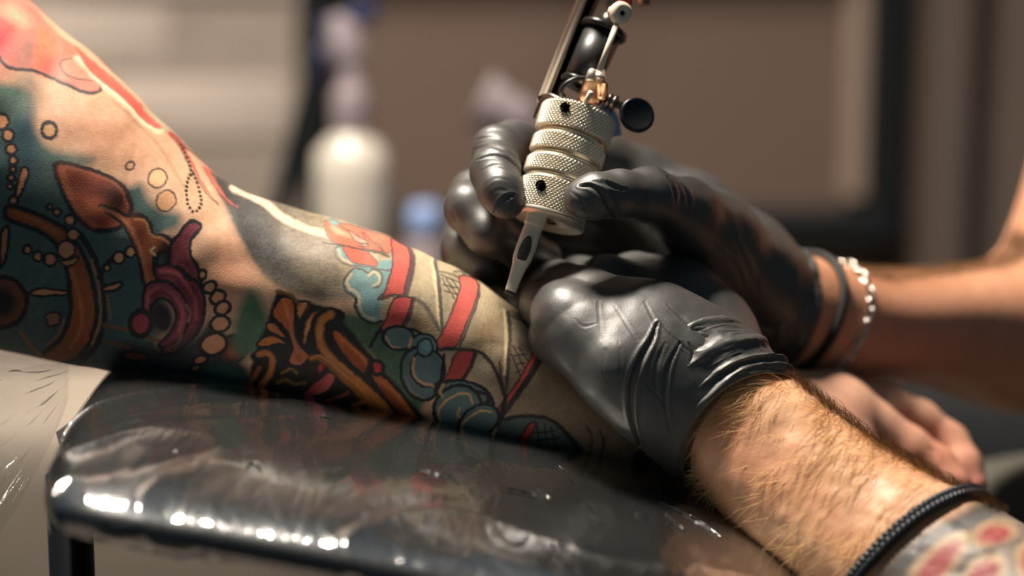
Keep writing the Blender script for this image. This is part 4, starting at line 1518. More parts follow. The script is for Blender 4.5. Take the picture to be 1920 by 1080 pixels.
# ---- right forearm and upper arm (behind)
ra_st = [
    (1400, 430, 1320, 640, 1.105, 0.023),
    (1460, 456, 1400, 668, 1.11, 0.024),
    (1530, 482, 1470, 694, 1.12, 0.026),
    (1610, 503, 1570, 712, 1.145, 0.030),
    (1690, 506, 1690, 714, 1.175, 0.034),
    (1760, 505, 1800, 732, 1.205, 0.038),
    (1826, 497, 1920, 770, 1.23, 0.040),
    (1868, 474, 2030, 770, 1.245, 0.041),
    (1896, 430, 2100, 690, 1.25, 0.042),
    (1920, 360, 2145, 590, 1.255, 0.043),
    (1950, 250, 2180, 470, 1.26, 0.044),
    (1990, 100, 2230, 280, 1.27, 0.047),
    (2040, -100, 2290, 60, 1.28, 0.05),
    (2090, -280, 2350, -140, 1.29, 0.05)]
RA = Loft(ra_st, 300, 200, 0.6, 2.1)
q2 = Painter(RA.X, RA.Y, (222, 164, 130))
q2.oval(1720, 640, 160, 60, (208, 138, 118), 10, soft=60, alpha=.6)
q2.oval(1640, 520, 130, 20, (176, 118, 80), 4, soft=20, alpha=.5)
V, fs = RA.with_caps()
N_ = vnormals(V, fs[0])
if ((N_[:len(RA.N.reshape(-1, 3))] * RA.N.reshape(-1, 3)).sum(1)).mean() < 0:
    fs = [f[:, ::-1] for f in fs]
right_arm = mesh_np('arm', V, fs, M['skin'], artist, True, np.concatenate([q2.C, np.tile(srgb(222, 164, 130), (2, 1))]))
right_arm['label'] = 'bare forearm reaching in from the right edge'


def cuff(st, ns, nt, fold, seed, rimw=0.9, skew=0.0, tuck=False):
    """wrinkled glove cuff slipped over a forearm, with a rolled rim at its end"""
    L = Loft(st, ns, nt, 0.62, 2.1)
    u = np.linspace(0, 1, ns)[:, None]
    th = np.broadcast_to(L.t[None], (ns, nt))
    ct, stt = np.cos(th), np.sin(th)
    w = vnoise(ct * 2.2 + 5, stt * 2.2, u * 7 + th * 0, seed)
    ph = u * 1.0 + 0.05 * vnoise(ct * 1.6, stt * 1.6, u * 2 + 0 * th, seed + 1) * 1.6
    rings = 0
    for (c0, wd, a) in fold:
        rings = rings + a * np.exp(-((ph - c0) / wd) ** 2)
    fine = 1 - np.abs(vnoise(ct * 5 + 3, stt * 5, u * 22 + th * 0.5, seed + 2))
    longw = vnoise(ct * 9, stt * 9, u * 3 + 0 * th, seed + 3)
    amp = 0.0008 * w + rings + 0.0005 * (fine - 0.6) + 0.0004 * longw
    amp = amp * np.clip(u * 3 - .3, 0, 1) - 0.0022 * (1 - np.clip(u * 2.5, 0, 1))
    if tuck:
        amp = 0.0005 * w + rings + 0.0004 * (fine - 0.6) + 0.0003 * longw - 0.006 * (1 - np.sqrt(np.clip(1 - (1 - np.clip(u * 12, 0, 1)) ** 2, 0, 1)))
    V = L.V + L.N * amp[..., None]
    V = V - L.A[:, None] * (skew * (1 if tuck else np.clip(u * 1.6 - .6, 0, 1)) * np.clip(stt, 0, 1) ** 1.3)[..., None]
    # rim: turn the edge over, inside again
    rim = []
    A = L.A[-1]
    e = V[-1]
    n = L.N[-1]
    for a in np.linspace(0.2, 1.0, 6):
        rim.append(e + A * 0.0016 * math.sin(a * math.pi) * rimw + n * (0.0013 * (1 - math.cos(a * math.pi)) * -0.7))
    inn = []
    for k in range(1, 8):
        inn.append(V[-1 - 3 * k] - n * 0.0026)
    V = np.concatenate([V, np.array(rim), np.array(inn)])
    return V


# ---- left glove
l_palm = [[(1330, 735, 0.996, 98), (1240, 690, 0.991, 102), (1180, 660, 0.990, 92), (1120, 630, 0.995, 78)],
          [(1290, 822, 0.985, 60), (1212, 752, 0.974, 60), (1150, 692, 0.970, 58), (1090, 636, 0.978, 54)],
          [(1300, 720, 0.996, 92), (1200, 660, 0.984, 80), (1060, 592, 0.985, 52)],
          [(1300, 672, 1.0, 86), (1220, 620, 0.995, 80), (1090, 560, 1.002, 54)],
          [(1330, 664, 1.02, 80), (1250, 590, 1.03, 74), (1140, 540, 1.03, 54)],
          [(1180, 664, 0.994, 104), (1276, 708, 0.992, 122), (1362, 777, 0.988, 125), (1420, 824, 0.986, 125)],
          [(1370, 668, 1.020, 62), (1335, 616, 1.030, 68), (1270, 560, 1.042, 70), (1190, 545, 1.055, 62), (1150, 552, 1.07, 52)]]
l_fing = [[(1090, 636, 0.978, 54), (1042, 634, 0.998, 46), (1020, 610, 1.04, 40), (1000, 620, 1.095, 37), (980, 680, 1.11, 33)],
          [(1060, 592, 0.985, 52), (1022, 572, 1.01, 46), (1000, 560, 1.055, 42), (980, 590, 1.1, 38), (960, 660, 1.11, 34)],
          [(1090, 560, 1.002, 54), (1045, 540, 1.03, 48), (1010, 540, 1.07, 42), (985, 575, 1.11, 38), (960, 640, 1.125, 34)],
          [(1140, 540, 1.03, 54), (1085, 530, 1.06, 48), (1040, 545, 1.1, 42), (1020, 600, 1.13, 38), (1010, 660, 1.135, 34)],
          [(1150, 552, 1.07, 52), (1110, 560, 1.1, 42), (1070, 590, 1.11, 36)]]


def glove_mesh(palm, fing, h, lines, seed, cut=None):
    f0 = hand_sdf(palm, fing, 0.013, 0.008)
    f = f0 if cut is None else (lambda p: np.maximum(f0(p), (p - cut[0]) @ cut[1]))
    A = np.concatenate([chain3(c)[0] for c in palm + fing])
    V, Q = sdf_mesh(f, A.min(0) - .034, A.max(0) + .034, h)
    V = relax(V, Q, 3)
    N = vnormals(V, Q)
    V = V + N * (0.00045 * vnoise(V[:, 0] * 75, V[:, 1] * 75, V[:, 2] * 75, seed) + 0.00016 * vnoise(V[:, 0] * 220, V[:, 1] * 220, V[:, 2] * 220, seed + 1))[:, None]
    return creases(V, N, lines), Q


l_lines = [
    ([(1232, 606), (1222, 636), (1206, 664), (1190, 700), (1183, 740), (1186, 790), (1200, 836)], 7, 1.3),
    ([(1120, 560), (1124, 600), (1128, 640)], 3, .14), ([(1150, 570), (1176, 610), (1196, 640)], 3, .18),
    ([(1206, 560), (1226, 600), (1246, 630)], 3, .2), ([(1076, 596), (1094, 612), (1120, 606)], 3, .12),
    ([(1160, 640), (1164, 680), (1160, 712)], 3, .2), ([(1136, 650), (1130, 690), (1140, 720)], 3, .14),
    ([(1248, 640), (1232, 680), (1226, 730)], 4, .4), ([(1276, 640), (1252, 690), (1246, 750), (1256, 810)], 5, .8),
    ([(1236, 600), (1270, 640), (1300, 664)], 3, .4), ([(1296, 618), (1330, 622), (1360, 640)], 4, .5),
    ([(1250, 570), (1290, 606), (1330, 640)], 4, .25), ([(1210, 720), (1236, 744), (1250, 770)], 3, .3),
    ([(1290, 640), (1300, 660), (1296, 690)], 4, .4), ([(1180, 600), (1200, 620)], 3, .15)]
wr_a = nrm(at(1390, 804, 0.986) - at(1276, 708, 0.992))
wr_n = nrm(wr_a + 0.42 * -FWD)
GV, GQ = glove_mesh(l_palm, l_fing, 0.00075, l_lines, 41, (at(1378, 794, 0.986), wr_n))
lc_st = [(1376, 598, 1180, 818, 0.992, 0.0292), (1420, 630, 1210, 844, 0.990, 0.0299), (1468, 676, 1252, 878, 0.988, 0.0299), (1494, 708, 1286, 902, 0.986, 0.0296)]
CVv = cuff(lc_st, 150, 420, [(0.16, .07, .0012), (0.44, .06, .0016), (0.72, .055, .0020), (0.92, .05, .0014)], 51, skew=0.014, tuck=True)
nv0 = len(GV)
left_glove = mesh_np('glove', np.concatenate([GV, CVv.reshape(-1, 3)]), np.concatenate([GQ, grid_faces(CVv.shape[0], CVv.shape[1], True) + nv0]), M['glove'], artist)
left_glove['label'] = 'black glove pressed flat on the tattooed arm, cuff rolled'

# ---- right glove, fingers closed round the machine's grip
r_palm = [[(1450, 556, 1.108, 92), (1390, 505, 1.102, 92), (1290, 440, 1.105, 84), (1200, 390, 1.11, 72)],
          [(1440, 580, 1.11, 84), (1320, 540, 1.115, 80), (1200, 500, 1.12, 66)],
          [(1420, 520, 1.09, 80), (1340, 446, 1.065, 74), (1280, 404, 1.04, 60)],
          [(1400, 470, 1.11, 60), (1300, 390, 1.12, 60), (1200, 336, 1.12, 54)]]
r_fing = [[(1200, 336, 1.12, 54), (1130, 300, 1.105, 48), (1030, 280, 1.08, 46), (962, 274, 1.052, 45), (934, 284, 1.028, 46), (930, 322, 1.008, 44), (940, 358, 0.999, 39), (950, 380, 0.996, 31)],
          [(1180, 380, 1.12, 52), (1090, 356, 1.105, 48), (960, 352, 1.075, 46), (892, 368, 1.05, 47), (880, 392, 1.034, 45), (916, 436, 1.028, 42), (980, 466, 1.042, 38), (1020, 480, 1.05, 33)],
          [(1170, 440, 1.125, 50), (1080, 420, 1.12, 46), (950, 412, 1.095, 44), (880, 440, 1.075, 45), (872, 468, 1.06, 43), (910, 502, 1.055, 41), (970, 520, 1.065, 37), (1010, 530, 1.07, 31)],
          [(1170, 500, 1.125, 46), (1080, 480, 1.13, 42), (960, 480, 1.12, 40), (900, 500, 1.105, 39), (900, 524, 1.09, 37), (950, 545, 1.095, 34), (990, 556, 1.1, 30)],
          [(1340, 446, 1.065, 74), (1280, 396, 1.032, 60), (1216, 366, 1.005, 49), (1160, 364, 0.99, 42), (1116, 368, 0.982, 40), (1090, 374, 0.98, 34)]]
r_lines = [
    # index joint folds
    ([(890, 262), (920, 258), (956, 268), (984, 290)], 3.5, .45), ([(888, 280), (920, 274), (954, 286), (980, 308)], 3.5, .48), ([(892, 300), (924, 292), (952, 300), (974, 318)], 3.5, .5),
    ([(900, 322), (926, 310), (952, 316), (968, 330)], 3, .32), ([(905, 350), (930, 334), (958, 340)], 3, .15), ([(912, 372), (934, 356), (958, 360)], 3, .15),
    ([(926, 398), (940, 378), (956, 368), (966, 366)], 5, .7), ([(900, 250), (930, 244), (970, 252)], 3, .2),
    # thumb
    ([(1086, 348), (1110, 350), (1130, 366), (1146, 394), (1156, 412)], 6, .9), ([(1110, 340), (1140, 346), (1166, 356)], 5, .5),
    ([(1130, 336), (1152, 350), (1180, 356)], 4, .4), ([(1070, 360), (1090, 376), (1100, 396)], 4, .3),
    ([(1250, 330), (1262, 352), (1266, 380)], 4, .5), ([(1262, 336), (1276, 360), (1278, 392)], 4, .5), ([(1276, 344), (1290, 368), (1292, 400)], 4, .5),
    ([(1340, 450), (1380, 500), (1400, 560)], 6, .5), ([(1380, 440), (1410, 500), (1424, 560)], 6, .6), ([(840, 380), (860, 420), (890, 456)], 4, .2)]
GV, GQ = glove_mesh(r_palm, r_fing, 0.0008, r_lines, 61)
rc_st = [(1320, 382, 1262, 640, 1.106, 0.024), (1380, 418, 1320, 658, 1.108, 0.027), (1430, 444, 1368, 672, 1.11, 0.0285), (1468, 460, 1408, 682, 1.113, 0.0288), (1496, 468, 1440, 688, 1.117, 0.029)]
CVv = cuff(rc_st, 90, 260, [(0.5, .05, .0014), (0.68, .05, .0018), (0.84, .05, .0016), (0.95, .03, .0010)], 71)
nv0 = len(GV)
right_glove = mesh_np('glove', np.concatenate([GV, CVv.reshape(-1, 3)]), np.concatenate([GQ, grid_faces(CVv.shape[0], CVv.shape[1], True) + nv0]), M['glove'], artist)
right_glove['label'] = 'black glove with fingers curled round the machine grip'


# ---- body hair
def hairs(L, count, smin_, smax_, tmin, tmax, lmin, lmax, rad, lean_a, lean_t, lift, mat, parent, seed, keep=None):
    g = np.random.default_rng(seed)
    rings = []
    i = (g.uniform(smin_, smax_, count) * (L.ns - 1)).astype(int)
    j = np.searchsorted(L.t, g.uniform(tmin, tmax, count)).clip(0, L.nt - 1)
    P0 = L.V[i, j]
    Nn = L.N[i, j]
    A = L.A[i]
    T = nrm(np.cross(Nn, A))
    x, y = L.X.reshape(L.ns, L.nt)[i, j], L.Y.reshape(L.ns, L.nt)[i, j]
    if keep is not None:
        m = keep(x, y, g)
        P0, Nn, A, T = P0[m], Nn[m], A[m], T[m]
    n = len(P0)
    ln = g.uniform(lmin, lmax, n)[:, None]
    ja = g.normal(0, .3, n)[:, None]
    jt = g.normal(0, .3, n)[:, None]
    dirv = nrm(A * (lean_a + ja) + T * (lean_t + jt))
    curl = T * g.normal(0, .35, n)[:, None]
    K = 5
    pts = []
    for k in range(K):
        s = k / (K - 1)
        pts.append(P0 - Nn * .0002 + dirv * ln * s + Nn * ln * lift * (math.sin(s * 2.2)) + curl * ln * s * s * .5)
    Pm = np.stack(pts, 1)
    side = nrm(np.cross(dirv, Nn))
    V = []
    for k in range(K):
        r = rad * (1 - 0.85 * k / (K - 1)) * g.uniform(.7, 1.2, n)[:, None] if k else rad * np.ones((n, 1))
        for a in range(3):
            V.append(Pm[:, k] + r * (math.cos(a * 2.0944) * side + math.sin(a * 2.0944) * Nn))
    V = np.stack(V, 1)            # n, K*3, 3
    q = []
    for k in range(K - 1):
        for a in range(3):
            b = (a + 1) % 3
            q.append([k * 3 + a, k * 3 + b, (k + 1) * 3 + b, (k + 1) * 3 + a])
    q = (np.array(q)[None] + (np.arange(n) * K * 3)[:, None, None]).reshape(-1, 4)
    o = mesh_np('arm_hair', V.reshape(-1, 3), q, mat, parent)
    o['kind'] = 'stuff'
    return o


hairs(LA, 3600, .17, .58, .05, 2.75, .007, .016, .00011, -.25, -.9, .13, M['hair'], artist, 5,
      lambda x, y, g: (g.uniform(0, 1, len(x)) < np.clip(.25 + vnoise(x / 60, y / 60, x * 0, 8) * .9, .06, 1)) & (y > 716 + np.clip(1340 - x, 0, None) * 2.0) & (x > 1296))
hairs(LA, 1900, .21, .66, -.0, .34, .006, .013, .00009, -.1, -.9, .30, M['hair_dark'], artist, 6)
hairs(RA, 1500, .2, .6, .0, .5, .006, .012, .00010, .6, -.5, .3, M['hair_dark'], artist, 7)

# ---- clothing on the lap (behind, in the dark)
tr_st = [(1180, 830, 1180, 1320, 1.42, .09), (1330, 770, 1330, 1330, 1.42, .10), (1600, 735, 1600, 1330, 1.43, .11), (1900, 715, 1900, 1330, 1.44, .12), (2300, 690, 2300, 1330, 1.46, .12), (2600, 680, 2600, 1330, 1.48, .12)]
TL = Loft(tr_st, 80, 80, .5, 2.4)
TL.V = TL.V + TL.N * (0.006 * vnoise(TL.V[..., 0] * 18, TL.V[..., 1] * 18, TL.V[..., 2] * 18, 81))[..., None]
V, fs = TL.with_caps()
tro = mesh_np('trousers', V, fs, M['cloth_black'], artist)
tro['label'] = 'black cloth over the lap'
tr2 = [(1800, 930, 1760, 1250, 1.30, .05), (1840, 880, 1830, 1290, 1.30, .06), (1900, 858, 1900, 1320, 1.31, .07), (2050, 846, 2050, 1330, 1.33, .08), (2400, 840, 2400, 1330, 1.36, .08)]
TL = Loft(tr2, 60, 60, .5, 2.3)
TL.V = TL.V + TL.N * (0.004 * vnoise(TL.V[..., 0] * 25, TL.V[..., 1] * 25, TL.V[..., 2] * 25, 83))[..., None]
V, fs = TL.with_caps()
apr = mesh_np('apron', V, fs, M['cloth_grey'], artist)
apr['label'] = 'grey cloth at the right edge'
tag(artist, 'tattoo artist in black gloves, hairy forearms, holding the machine over the tattooed arm', 'person')


# ================================================================== BRACELETS
def ring_on(L, s0, lift, skew=0.0, n=240):
    """closed path on a limb's skin at station s0 (0..1)"""
    t = np.linspace(0, 2 * np.pi, n, endpoint=False)
    out = []
    nn = []
    tt = np.concatenate([L.t, [2 * np.pi]])
    for a in t:
        s = (s0 + skew * math.cos(a)) * (L.ns - 1)
        i = int(s)
        f = s - i
        j = np.searchsorted(tt, a, side='right') - 1
        f2 = (a - tt[j]) / (tt[j + 1] - tt[j])
        k = (j + 1) % L.nt

        def ev(G):
            return (G[i, j] * (1 - f2) + G[i, k] * f2) * (1 - f) + (G[i + 1, j] * (1 - f2) + G[i + 1, k] * f2) * f
        nv = nrm(ev(L.N))
        out.append(ev(L.V) + nv * lift)
        nn.append(nv)
    return np.array(out), np.array(nn)


def closed_tube(P, r, n=10):
    a = np.linspace(0, 2 * np.pi, n, endpoint=False)
    T = nrm(np.roll(P, -1, 0) - np.roll(P, 1, 0))
    C = P.mean(0)
    N = nrm((P - C) - ((P - C) * T).sum(1)[:, None] * T)
    B = np.cross(T, N)
    V = P[:, None] + r * (np.cos(a)[None, :, None] * N[:, None] + np.sin(a)[None, :, None] * B[:, None])
    V = np.concatenate([V, V[:1]])
    return V


# braided leather bracelet on the left forearm: three plaited strands, each its own part
P0, Nn = ring_on(LA, 0.585, 0.0022, 0.018, 480)
Tt = nrm(np.roll(P0, -1, 0) - np.roll(P0, 1, 0))
Bn = nrm(np.cross(Tt, Nn))
br = empty('braided_bracelet', P0.mean(0) - np.array([0, 0, .03]))
th = np.linspace(0, 2 * np.pi, 480, endpoint=False)
for k_ in range(3):
    ph = th * 34 + k_ * 2.0944
    Pk = P0 + Bn * (0.0019 * np.sin(ph))[:, None] + Nn * (0.0008 * np.sin(2 * ph))[:, None]
    MB().grid(closed_tube(Pk, 0.00135, 8), True).build('strand', M['braid'], br)
tag(br, 'black braided leather bracelet on the hairy forearm in front', 'bracelet')
# plain cord and silver chain on the right wrist
P0, Nn = ring_on(RA, 0.150, 0.0016, 0.006, 200)
co = MB().grid(closed_tube(P0, 0.0021, 12), True).build('cord_bracelet', M['cord'])
tag(co, 'thin plain black cord bracelet next to the cuff of the far glove', 'bracelet')
P0, Nn = ring_on(RA, 0.183, 0.0016, 0.010, 400)
ch = empty('chain_bracelet', P0.mean(0) - np.array([0, 0, .03]))
Lc = np.concatenate([[0], np.cumsum(np.linalg.norm(np.diff(np.concatenate([P0, P0[:1]]), axis=0), axis=1))])
nl = int(Lc[-1] / 0.0052)
P1 = np.concatenate([P0, P0[:1]])
proto_link = None
for k_ in range(nl):
    s = (k_ + .5) / nl * Lc[-1]
    c = np.array([np.interp(s, Lc, P1[:, a]) for a in range(3)])
    t_ = nrm(np.array([np.interp((s + .001) % Lc[-1], Lc, P1[:, a]) for a in range(3)]) - c)
    i_ = min(int(np.searchsorted(Lc, s)), len(Nn) - 1)
    n_ = Nn[i_ % len(Nn)]
    b_ = np.cross(t_, n_)
    if k_ % 2:
        n_, b_ = b_, -n_
    a = np.linspace(0, 2 * np.pi, 18, endpoint=False)
    path = c + (np.cos(a) * .0036)[:, None] * t_ + (np.sin(a) * .0017)[:, None] * b_
    MB().grid(closed_tube(path, 0.0007, 7), True).build('chain_link', M['silver'], ch)
tag(ch, 'silver chain link bracelet on the far wrist', 'bracelet')

# ================================================================== TATTOO MACHINE
tm = empty('tattoo_machine', at(957, 548, 1.0))


def md(y):
    return 0.998 + (545 - y) * 5.5e-5


gb = at(1027, 410, md(410))
gt = at(1084, 218, md(218))
AX = nrm(gt - gb)
GL = np.linalg.norm(gt - gb)
SD_ = nrm(RIGHT - (RIGHT @ AX) * AX)
ND = nrm(np.cross(SD_, AX))
if ND @ FWD > 0:
    ND = -ND
GR = R(72)


def mp(u, v, w):
    return gb + SD_ * u + ND * v + AX * w


def mpx(px, py, dv=0.0):
    """a point of the machine seen at a pixel, in the plane of its axis, shifted dv towards the viewer"""
    return at(px, py, md(py) - dv)


def knurl_ring(w0, w1, r, hole=None):
    nt_ = 620
    nw = max(int((w1 - w0) / 0.00021), 8)
    t = np.linspace(0, 2 * np.pi, nt_, endpoint=False)
    w = np.linspace(w0, w1, nw)
    Wg, Tg = np.meshgrid(w, t, indexing='ij')
    kn = 56
    a = (Tg * kn / (2 * np.pi) + Wg / 0.0019) % 1.0
    b = (Tg * kn / (2 * np.pi) - Wg / 0.0019) % 1.0
    tri = np.minimum(np.abs(a - .5), 0.42) + np.minimum(np.abs(b - .5), 0.42)
    rr = r - 0.0013 * (1 - np.minimum(tri / 0.84, 1))
    edge = np.minimum(Wg - w0, w1 - Wg)
    rr = np.where(edge < 0.0006, np.minimum(rr, r - 0.0008 + edge * 0.6), rr)
    if hole is not None:
        ht, hw, hr = hole
        dist = np.hypot(np.angle(np.exp(1j * (Tg - ht))) * r, Wg - hw)
        rr = np.where(dist < hr, r - 0.006, rr)
    V = gb + (rr * np.sin(Tg))[..., None] * SD_ + (rr * np.cos(Tg))[..., None] * ND + Wg[..., None] * AX
    m = MB().grid(V, True)
    # end faces
    for (ww, sgn) in ((w0, 1), (w1, -1)):
        ring = np.stack([gb + (q_ * np.sin(t))[:, None] * SD_ + (q_ * np.cos(t))[:, None] * ND + ww * AX for q_ in (r - .0007, r - .004)])
        m.grid(ring, True)
    o = m.build('knurled_ring', M['steel'], grip)
    if hole is not None:
        ht, hw, hr = hole
        c = gb + (r - .0022) * (math.sin(ht) * SD_ + math.cos(ht) * ND) + hw * AX
        nn_ = math.sin(ht) * SD_ + math.cos(ht) * ND
        MB().lathe(c, nn_, [(0, .0001), (0, hr * 1.05), (.003, hr * .97)], 20).build('screw_hole_shade', M['hole_shade'], o)  # black disc set in the recess to paint its shade


core = [(0.0, .003), (-.0006, .0105), (.0, GR - .0012), (.002, GR - .0026), (GL - .001, GR - .0026), (GL, GR - .006), (GL + .003, GR - .008), (GL + .003, .002)]
m = MB().lathe(gb, AX, core, 64)
grip = m.build('grip', M['steel'], tm)
u_ = GL / 197.0
knurl_ring(-.0002, 60 * u_, GR * .98, (math.asin(-27 / 72), 38 * u_, R(9.5)))
knurl_ring(72 * u_, 101 * u_, GR * .99)
knurl_ring(113 * u_, 143 * u_, GR)
knurl_ring(155 * u_, 203 * u_, GR * 1.03, (math.asin(-24 / 72), 186 * u_, R(9)))
for w_ in (66, 107, 149):
    MB().lathe(gb + AX * (w_ - 5) * u_, AX, [(0, GR - .0034), (0, GR - .0026), (2 * u_, GR - .0018), (7 * u_, GR - .0018), (9 * u_, GR - .0034)], 64).build('groove_band', M['steel'], grip)
# rim flange at the bottom
MB().lathe(gb - AX * .0012, AX, [(0, .004), (0, GR * .985), (.0006, GR), (.0016, GR * .985)], 64).build('rim', M['steel'], grip)

# cartridge tip
tp0 = mpx(1010, 398, .004)
tp1 = mpx(957, 546, .002)
TA = nrm(tp1 - tp0)
TS = nrm(RIGHT - (RIGHT @ TA) * TA)
TN = nrm(np.cross(TS, TA))
if TN @ FWD > 0:
    TN = -TN
TLn = np.linalg.norm(tp1 - tp0)
prof = [(-.10, 20, 18), (.0, 20, 18), (.16, 19.5, 17), (.2, 17.5, 15), (.42, 18.5, 15), (.58, 18, 13), (.70, 14, 10), (.86, 11.5, 8), (.99, 10.5, 7), (1.0, 9.6, 6.4)]


def tip_ring(f, ru, rv, n=40):
    a = np.linspace(0, 2 * np.pi, n, endpoint=False)
    e = .8
    return tp0 + TA * TLn * f + (np.sign(np.sin(a)) * np.abs(np.sin(a)) ** e * R(ru))[:, None] * TS + (np.sign(np.cos(a)) * np.abs(np.cos(a)) ** e * R(rv))[:, None] * TN


prf = crom(prof, 40)
prf[:, 0] = np.maximum.accumulate(prf[:, 0])
G = np.stack([tip_ring(*r_) for r_ in prf] + [tip_ring(1.0, 8, 5), tip_ring(.97, 7.4, 4.6)])
tip = MB().grid(G, True).build('cartridge_tip', M['cream_plastic'], tm)
# window in the tip
c = tp0 + TA * TLn * .50
wn = []
for (f_, sc_) in ((.0006, 1.0), (.0009, .92), (.0002, .86)):
    pass
a = np.linspace(0, 2 * np.pi, 36, endpoint=False)
outl = np.stack([np.where(np.cos(a) > 0, 1, 1) * np.sin(a) * R(11.5), -np.cos(a) * R(31)], 1)
outl[:, 1] = np.where(outl[:, 1] > R(20), R(20) + (outl[:, 1] - R(20)) * .15, outl[:, 1])


def win(off, sc_):
    # lies on the tube's curved front
    x_ = outl[:, 0] * sc_
    f_ = .50 + outl[:, 1] * sc_ / TLn
    rv_ = np.interp(f_, prf[:, 0], prf[:, 2])
    ru_ = np.interp(f_, prf[:, 0], prf[:, 1])
    z_ = R(1) * rv_ * np.sqrt(np.maximum(1 - (x_ / (R(1) * ru_)) ** 2, 0.05)) ** .8 + off
    return tp0 + TA[None] * (TLn * f_)[:, None] + x_[:, None] * TS + z_[:, None] * TN


G = np.stack([win(.0001, 1.06), win(.0005, 1.0), win(.0004, .93)])
MB().grid(G, True).build('window_rim', M['cream_plastic'], tip)
G = np.stack([win(.00035, .97), win(.00045, .6), win(.00045, .02)])
MB().grid(G, True).build('window', M['smoky'], tip)
nd = tp0 + TA * TLn * .97
for k_ in range(5):
    s_ = (k_ - 2) * R(3.4)
    MB().tube([nd + TS * s_, nd + TS * s_ + TA * R(13)], [R(1.6), R(.9)], 7).build('needle', M['steel_dark'], tip)
MB().box(nd + TA * R(4), (R(9), R(4.5), R(7)), TS, TN, TA, bev=.0003).build('needle_block', M['smoky'], tip, False)

# tube vise / clamp above the grip
MB().tube([mpx(1084, 222), mpx(1098, 186), mpx(1112, 150, .004)], [R(15), R(14), R(13)], 24).build('tube', M['brass'], tm)
vz = MB().box(mpx(1112, 172, .004), (R(24), R(16), R(22)), SD_, ND, AX, bev=.0016).build('tube_vise', M['brass'], tm)
MB().box(mpx(1130, 170, .012), (R(10), R(6), R(18)), nrm(SD_ + .25 * AX), ND, nrm(AX - .25 * SD_), bev=.0012).build('vise_jaw', M['brass'], vz)
MB().lathe(mpx(1122, 150, .012), AX, [(0, .0005), (0, R(13)), (R(10), R(13)), (R(10), R(9)), (R(20), R(9)), (R(22), R(6)), (R(22), .0003)], 20).build('nut', M['steel'], vz)
MB().lathe(mpx(1106, 152, .013), AX, [(0, .0005), (0, R(10)), (R(20), R(9)), (R(24), R(6)), (R(24), .0003)], 20).build('screw', M['steel'], vz)
MB().tube([mpx(1108, 172, .02), mpx(1094, 200, .014)], [R(5), R(5)], 10).build('pin', M['cream_plastic'], vz)
# thumb screw with disc knob
kc = mpx(1194, 216, .004)
kn_ = nrm(-FWD + .25 * RIGHT + .22 * UP)
MB().tube([mpx(1128, 182), mpx(1150, 192), mpx(1182, 206)], [R(9), R(8), R(7)], 16).build('thumb_screw', M['steel_dark'], tm)
sp = mpx(1146, 192, .004)
MB().lathe(sp, nrm(mpx(1182, 206) - mpx(1128, 182)), [(-R(8), R(8)), (-R(8), R(16)), (-R(3), R(17)), (0, R(12)), (R(4), R(17)), (R(10), R(16)), (R(10), R(8))], 18).build('lock_nut', M['steel_dark'], tm)
kr = R(35)
MB().lathe(kc, kn_, [(-R(9), .0003), (-R(9), kr * .7), (-R(6), kr * .93), (0, kr), (R(5), kr * .96), (R(7), kr * .86), (R(5), kr * .78), (R(4.4), .0003)], 48).build('knob', M['black_enamel'], tm)
# blue grommet tucked behind the grip
MB().tube(crom([mpx(1122, 204, -.010), mpx(1144, 224, -.012), mpx(1150, 256, -.014)], 10), [R(17)] * 10, 16).build('grommet', M['blue_plastic'], tm)

# frame: side bar, base and upper yoke
def bar(pa, pb, hw, ht, mat, name, par=None):
    d_ = nrm(pb - pa)
    s_ = nrm(SD_ - (SD_ @ d_) * d_)
    n_ = np.cross(s_, d_)
    return MB().box((pa + pb) / 2, (hw, ht, np.linalg.norm(pb - pa) / 2), s_, n_, d_, bev=.0011).build(name, mat, par or tm)


bar(mpx(1014, 196, -.006), mpx(1120, -75, -.006), R(9), R(15), M['nickel'], 'frame_bar')
bar(mpx(1030, 186, -.012), mpx(1146, -90, -.012), R(15), R(12), M['black_enamel'], 'frame_back')
MB().box(mpx(1048, 196, -.004), (R(42), R(20), R(8)), nrm(SD_), ND, AX, bev=.0015).build('frame_base', M['black_enamel'], tm)
MB().tube(crom([mpx(1004, 222, -.004), mpx(1012, 200, -.002), mpx(1026, 180, .002), mpx(1046, 186, .006), mpx(1064, 192, .006)], 16), R(6.5), 12).build('frame_lip', M['steel_dark'], tm)
# coil
c0 = mpx(1088, 158, -.002)
c1 = mpx(1131, 60, -.002)
ca = nrm(c1 - c0)
cl = np.linalg.norm(c1 - c0)
MB().lathe(c0, ca, [(0, .001), (0, R(35)), (cl, R(37)), (cl, .001)], 48).build('coil', M['coil_wrap'], tm)
MB().lathe(c1, ca, [(-R(2), .002), (-R(4), R(44)), (0, R(47)), (R(8), R(46)), (R(10), R(42)), (R(10), .002)], 48).build('coil_washer', M['black_enamel'], tm)
MB().lathe(c0, ca, [(-R(6), .002), (-R(6), R(38)), (0, R(40)), (R(5), R(38)), (R(5), .002)], 48).build('coil_washer', M['black_enamel'], tm)
MB().lathe(c1 + ca * R(8), ca, [(0, .001), (0, R(16)), (R(26), R(16)), (R(28), R(12)), (R(28), .001)], 24).build('coil_core', M['steel_dark'], tm)
c2 = c1 + ca * R(40)
MB().lathe(c2, ca, [(0, .001), (0, R(36)), (R(110), R(36)), (R(110), .001)], 40).build('upper_coil', M['coil_wrap'], tm) if False else None
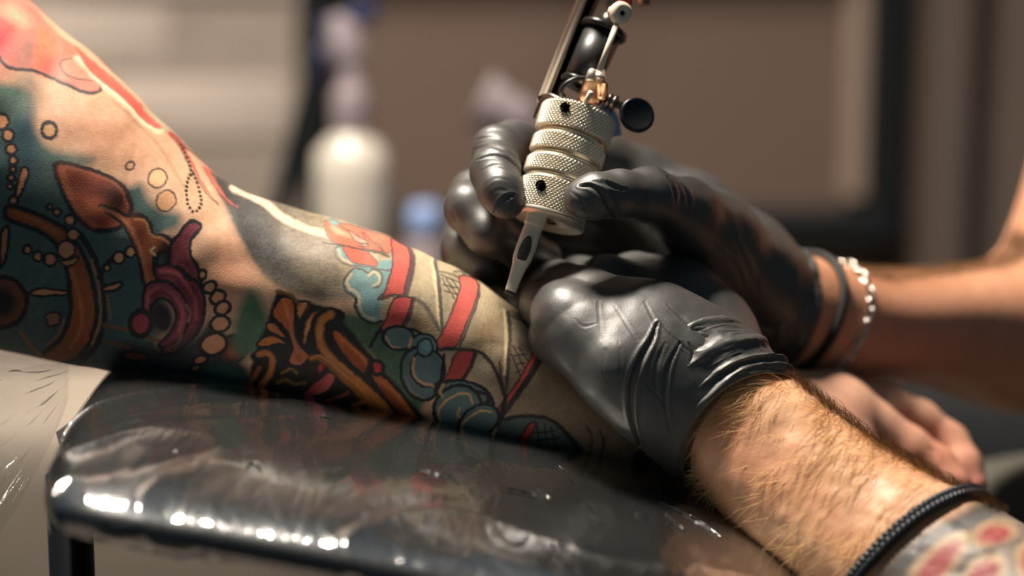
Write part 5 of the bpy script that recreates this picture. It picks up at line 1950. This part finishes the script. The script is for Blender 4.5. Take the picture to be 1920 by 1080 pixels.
MB().tube(crom([mpx(1098, 146, .012), mpx(1078, 148, .014), mpx(1060, 158, .014), mpx(1052, 172, .012), mpx(1058, 182, .010)], 18), R(4.6), 10).build('wire_loop', M['coil_wrap'], tm)
# needle bar with rubber nipple
nb0 = mpx(1124, 132, .022)
nb1 = mpx(1158, 40, .022)
MB().tube([nb0, nb1], [R(6), R(5.2)], 14).build('needle_bar', M['cream_plastic'], tm)
nc = mpx(1164, 25, .022)
na_ = nrm(-FWD + .45 * RIGHT - .05 * UP)
nip = MB().lathe(nc, na_, [(-R(14), .0004), (-R(14), R(15)), (-R(9), R(21)), (0, R(23)), (R(8), R(21)), (R(11), R(15)), (R(11), R(7)), (R(7), R(6)), (R(6), .0003)], 36).build('rubber_nipple', M['cream_plastic'], tm)
MB().lathe(nc + na_ * R(7), na_, [(0, .0002), (R(.5), R(4.2)), (-R(1), R(4.4))], 16).build('pin_hole', M['hole_shade'], nip)
MB().lathe(mpx(1146, 22, .022), -SD_, [(-R(4), R(10)), (0, R(10)), (R(6), R(8)), (R(7), .0003)], 18).build('stub', M['cream_plastic'], nip)
# armature and top hardware (runs out of the picture)
bar(mpx(1150, 18, .004), mpx(1192, -80, .004), R(20), R(8), M['steel_dark'], 'armature_bar')
MB().lathe(mpx(1172, 2, .012), nrm(-FWD + .3 * RIGHT), [(-R(5), R(9)), (-R(5), R(14)), (R(3), R(14)), (R(3), R(6)), (R(2), .0003)], 20).build('washer', M['red_plastic'], tm)
MB().tube([mpx(1180, -6, .006), mpx(1218, 8, .006)], [R(7), R(6)], 14).build('contact_screw', M['brass'], tm)
MB().lathe(mpx(1206, 2, .006), nrm(mpx(1218, 8) - mpx(1180, -6)), [(-R(8), R(5)), (-R(8), R(12)), (0, R(13)), (R(4), R(12)), (R(4), R(5))], 16).build('contact_nut', M['brass'], tm)
bar(mpx(1100, -60, -.01), mpx(1190, -78, -.004), R(14), R(14), M['black_enamel'], 'frame_yoke')
tag(tm, 'coil tattoo machine with knurled steel grip held over the forearm', 'machine')
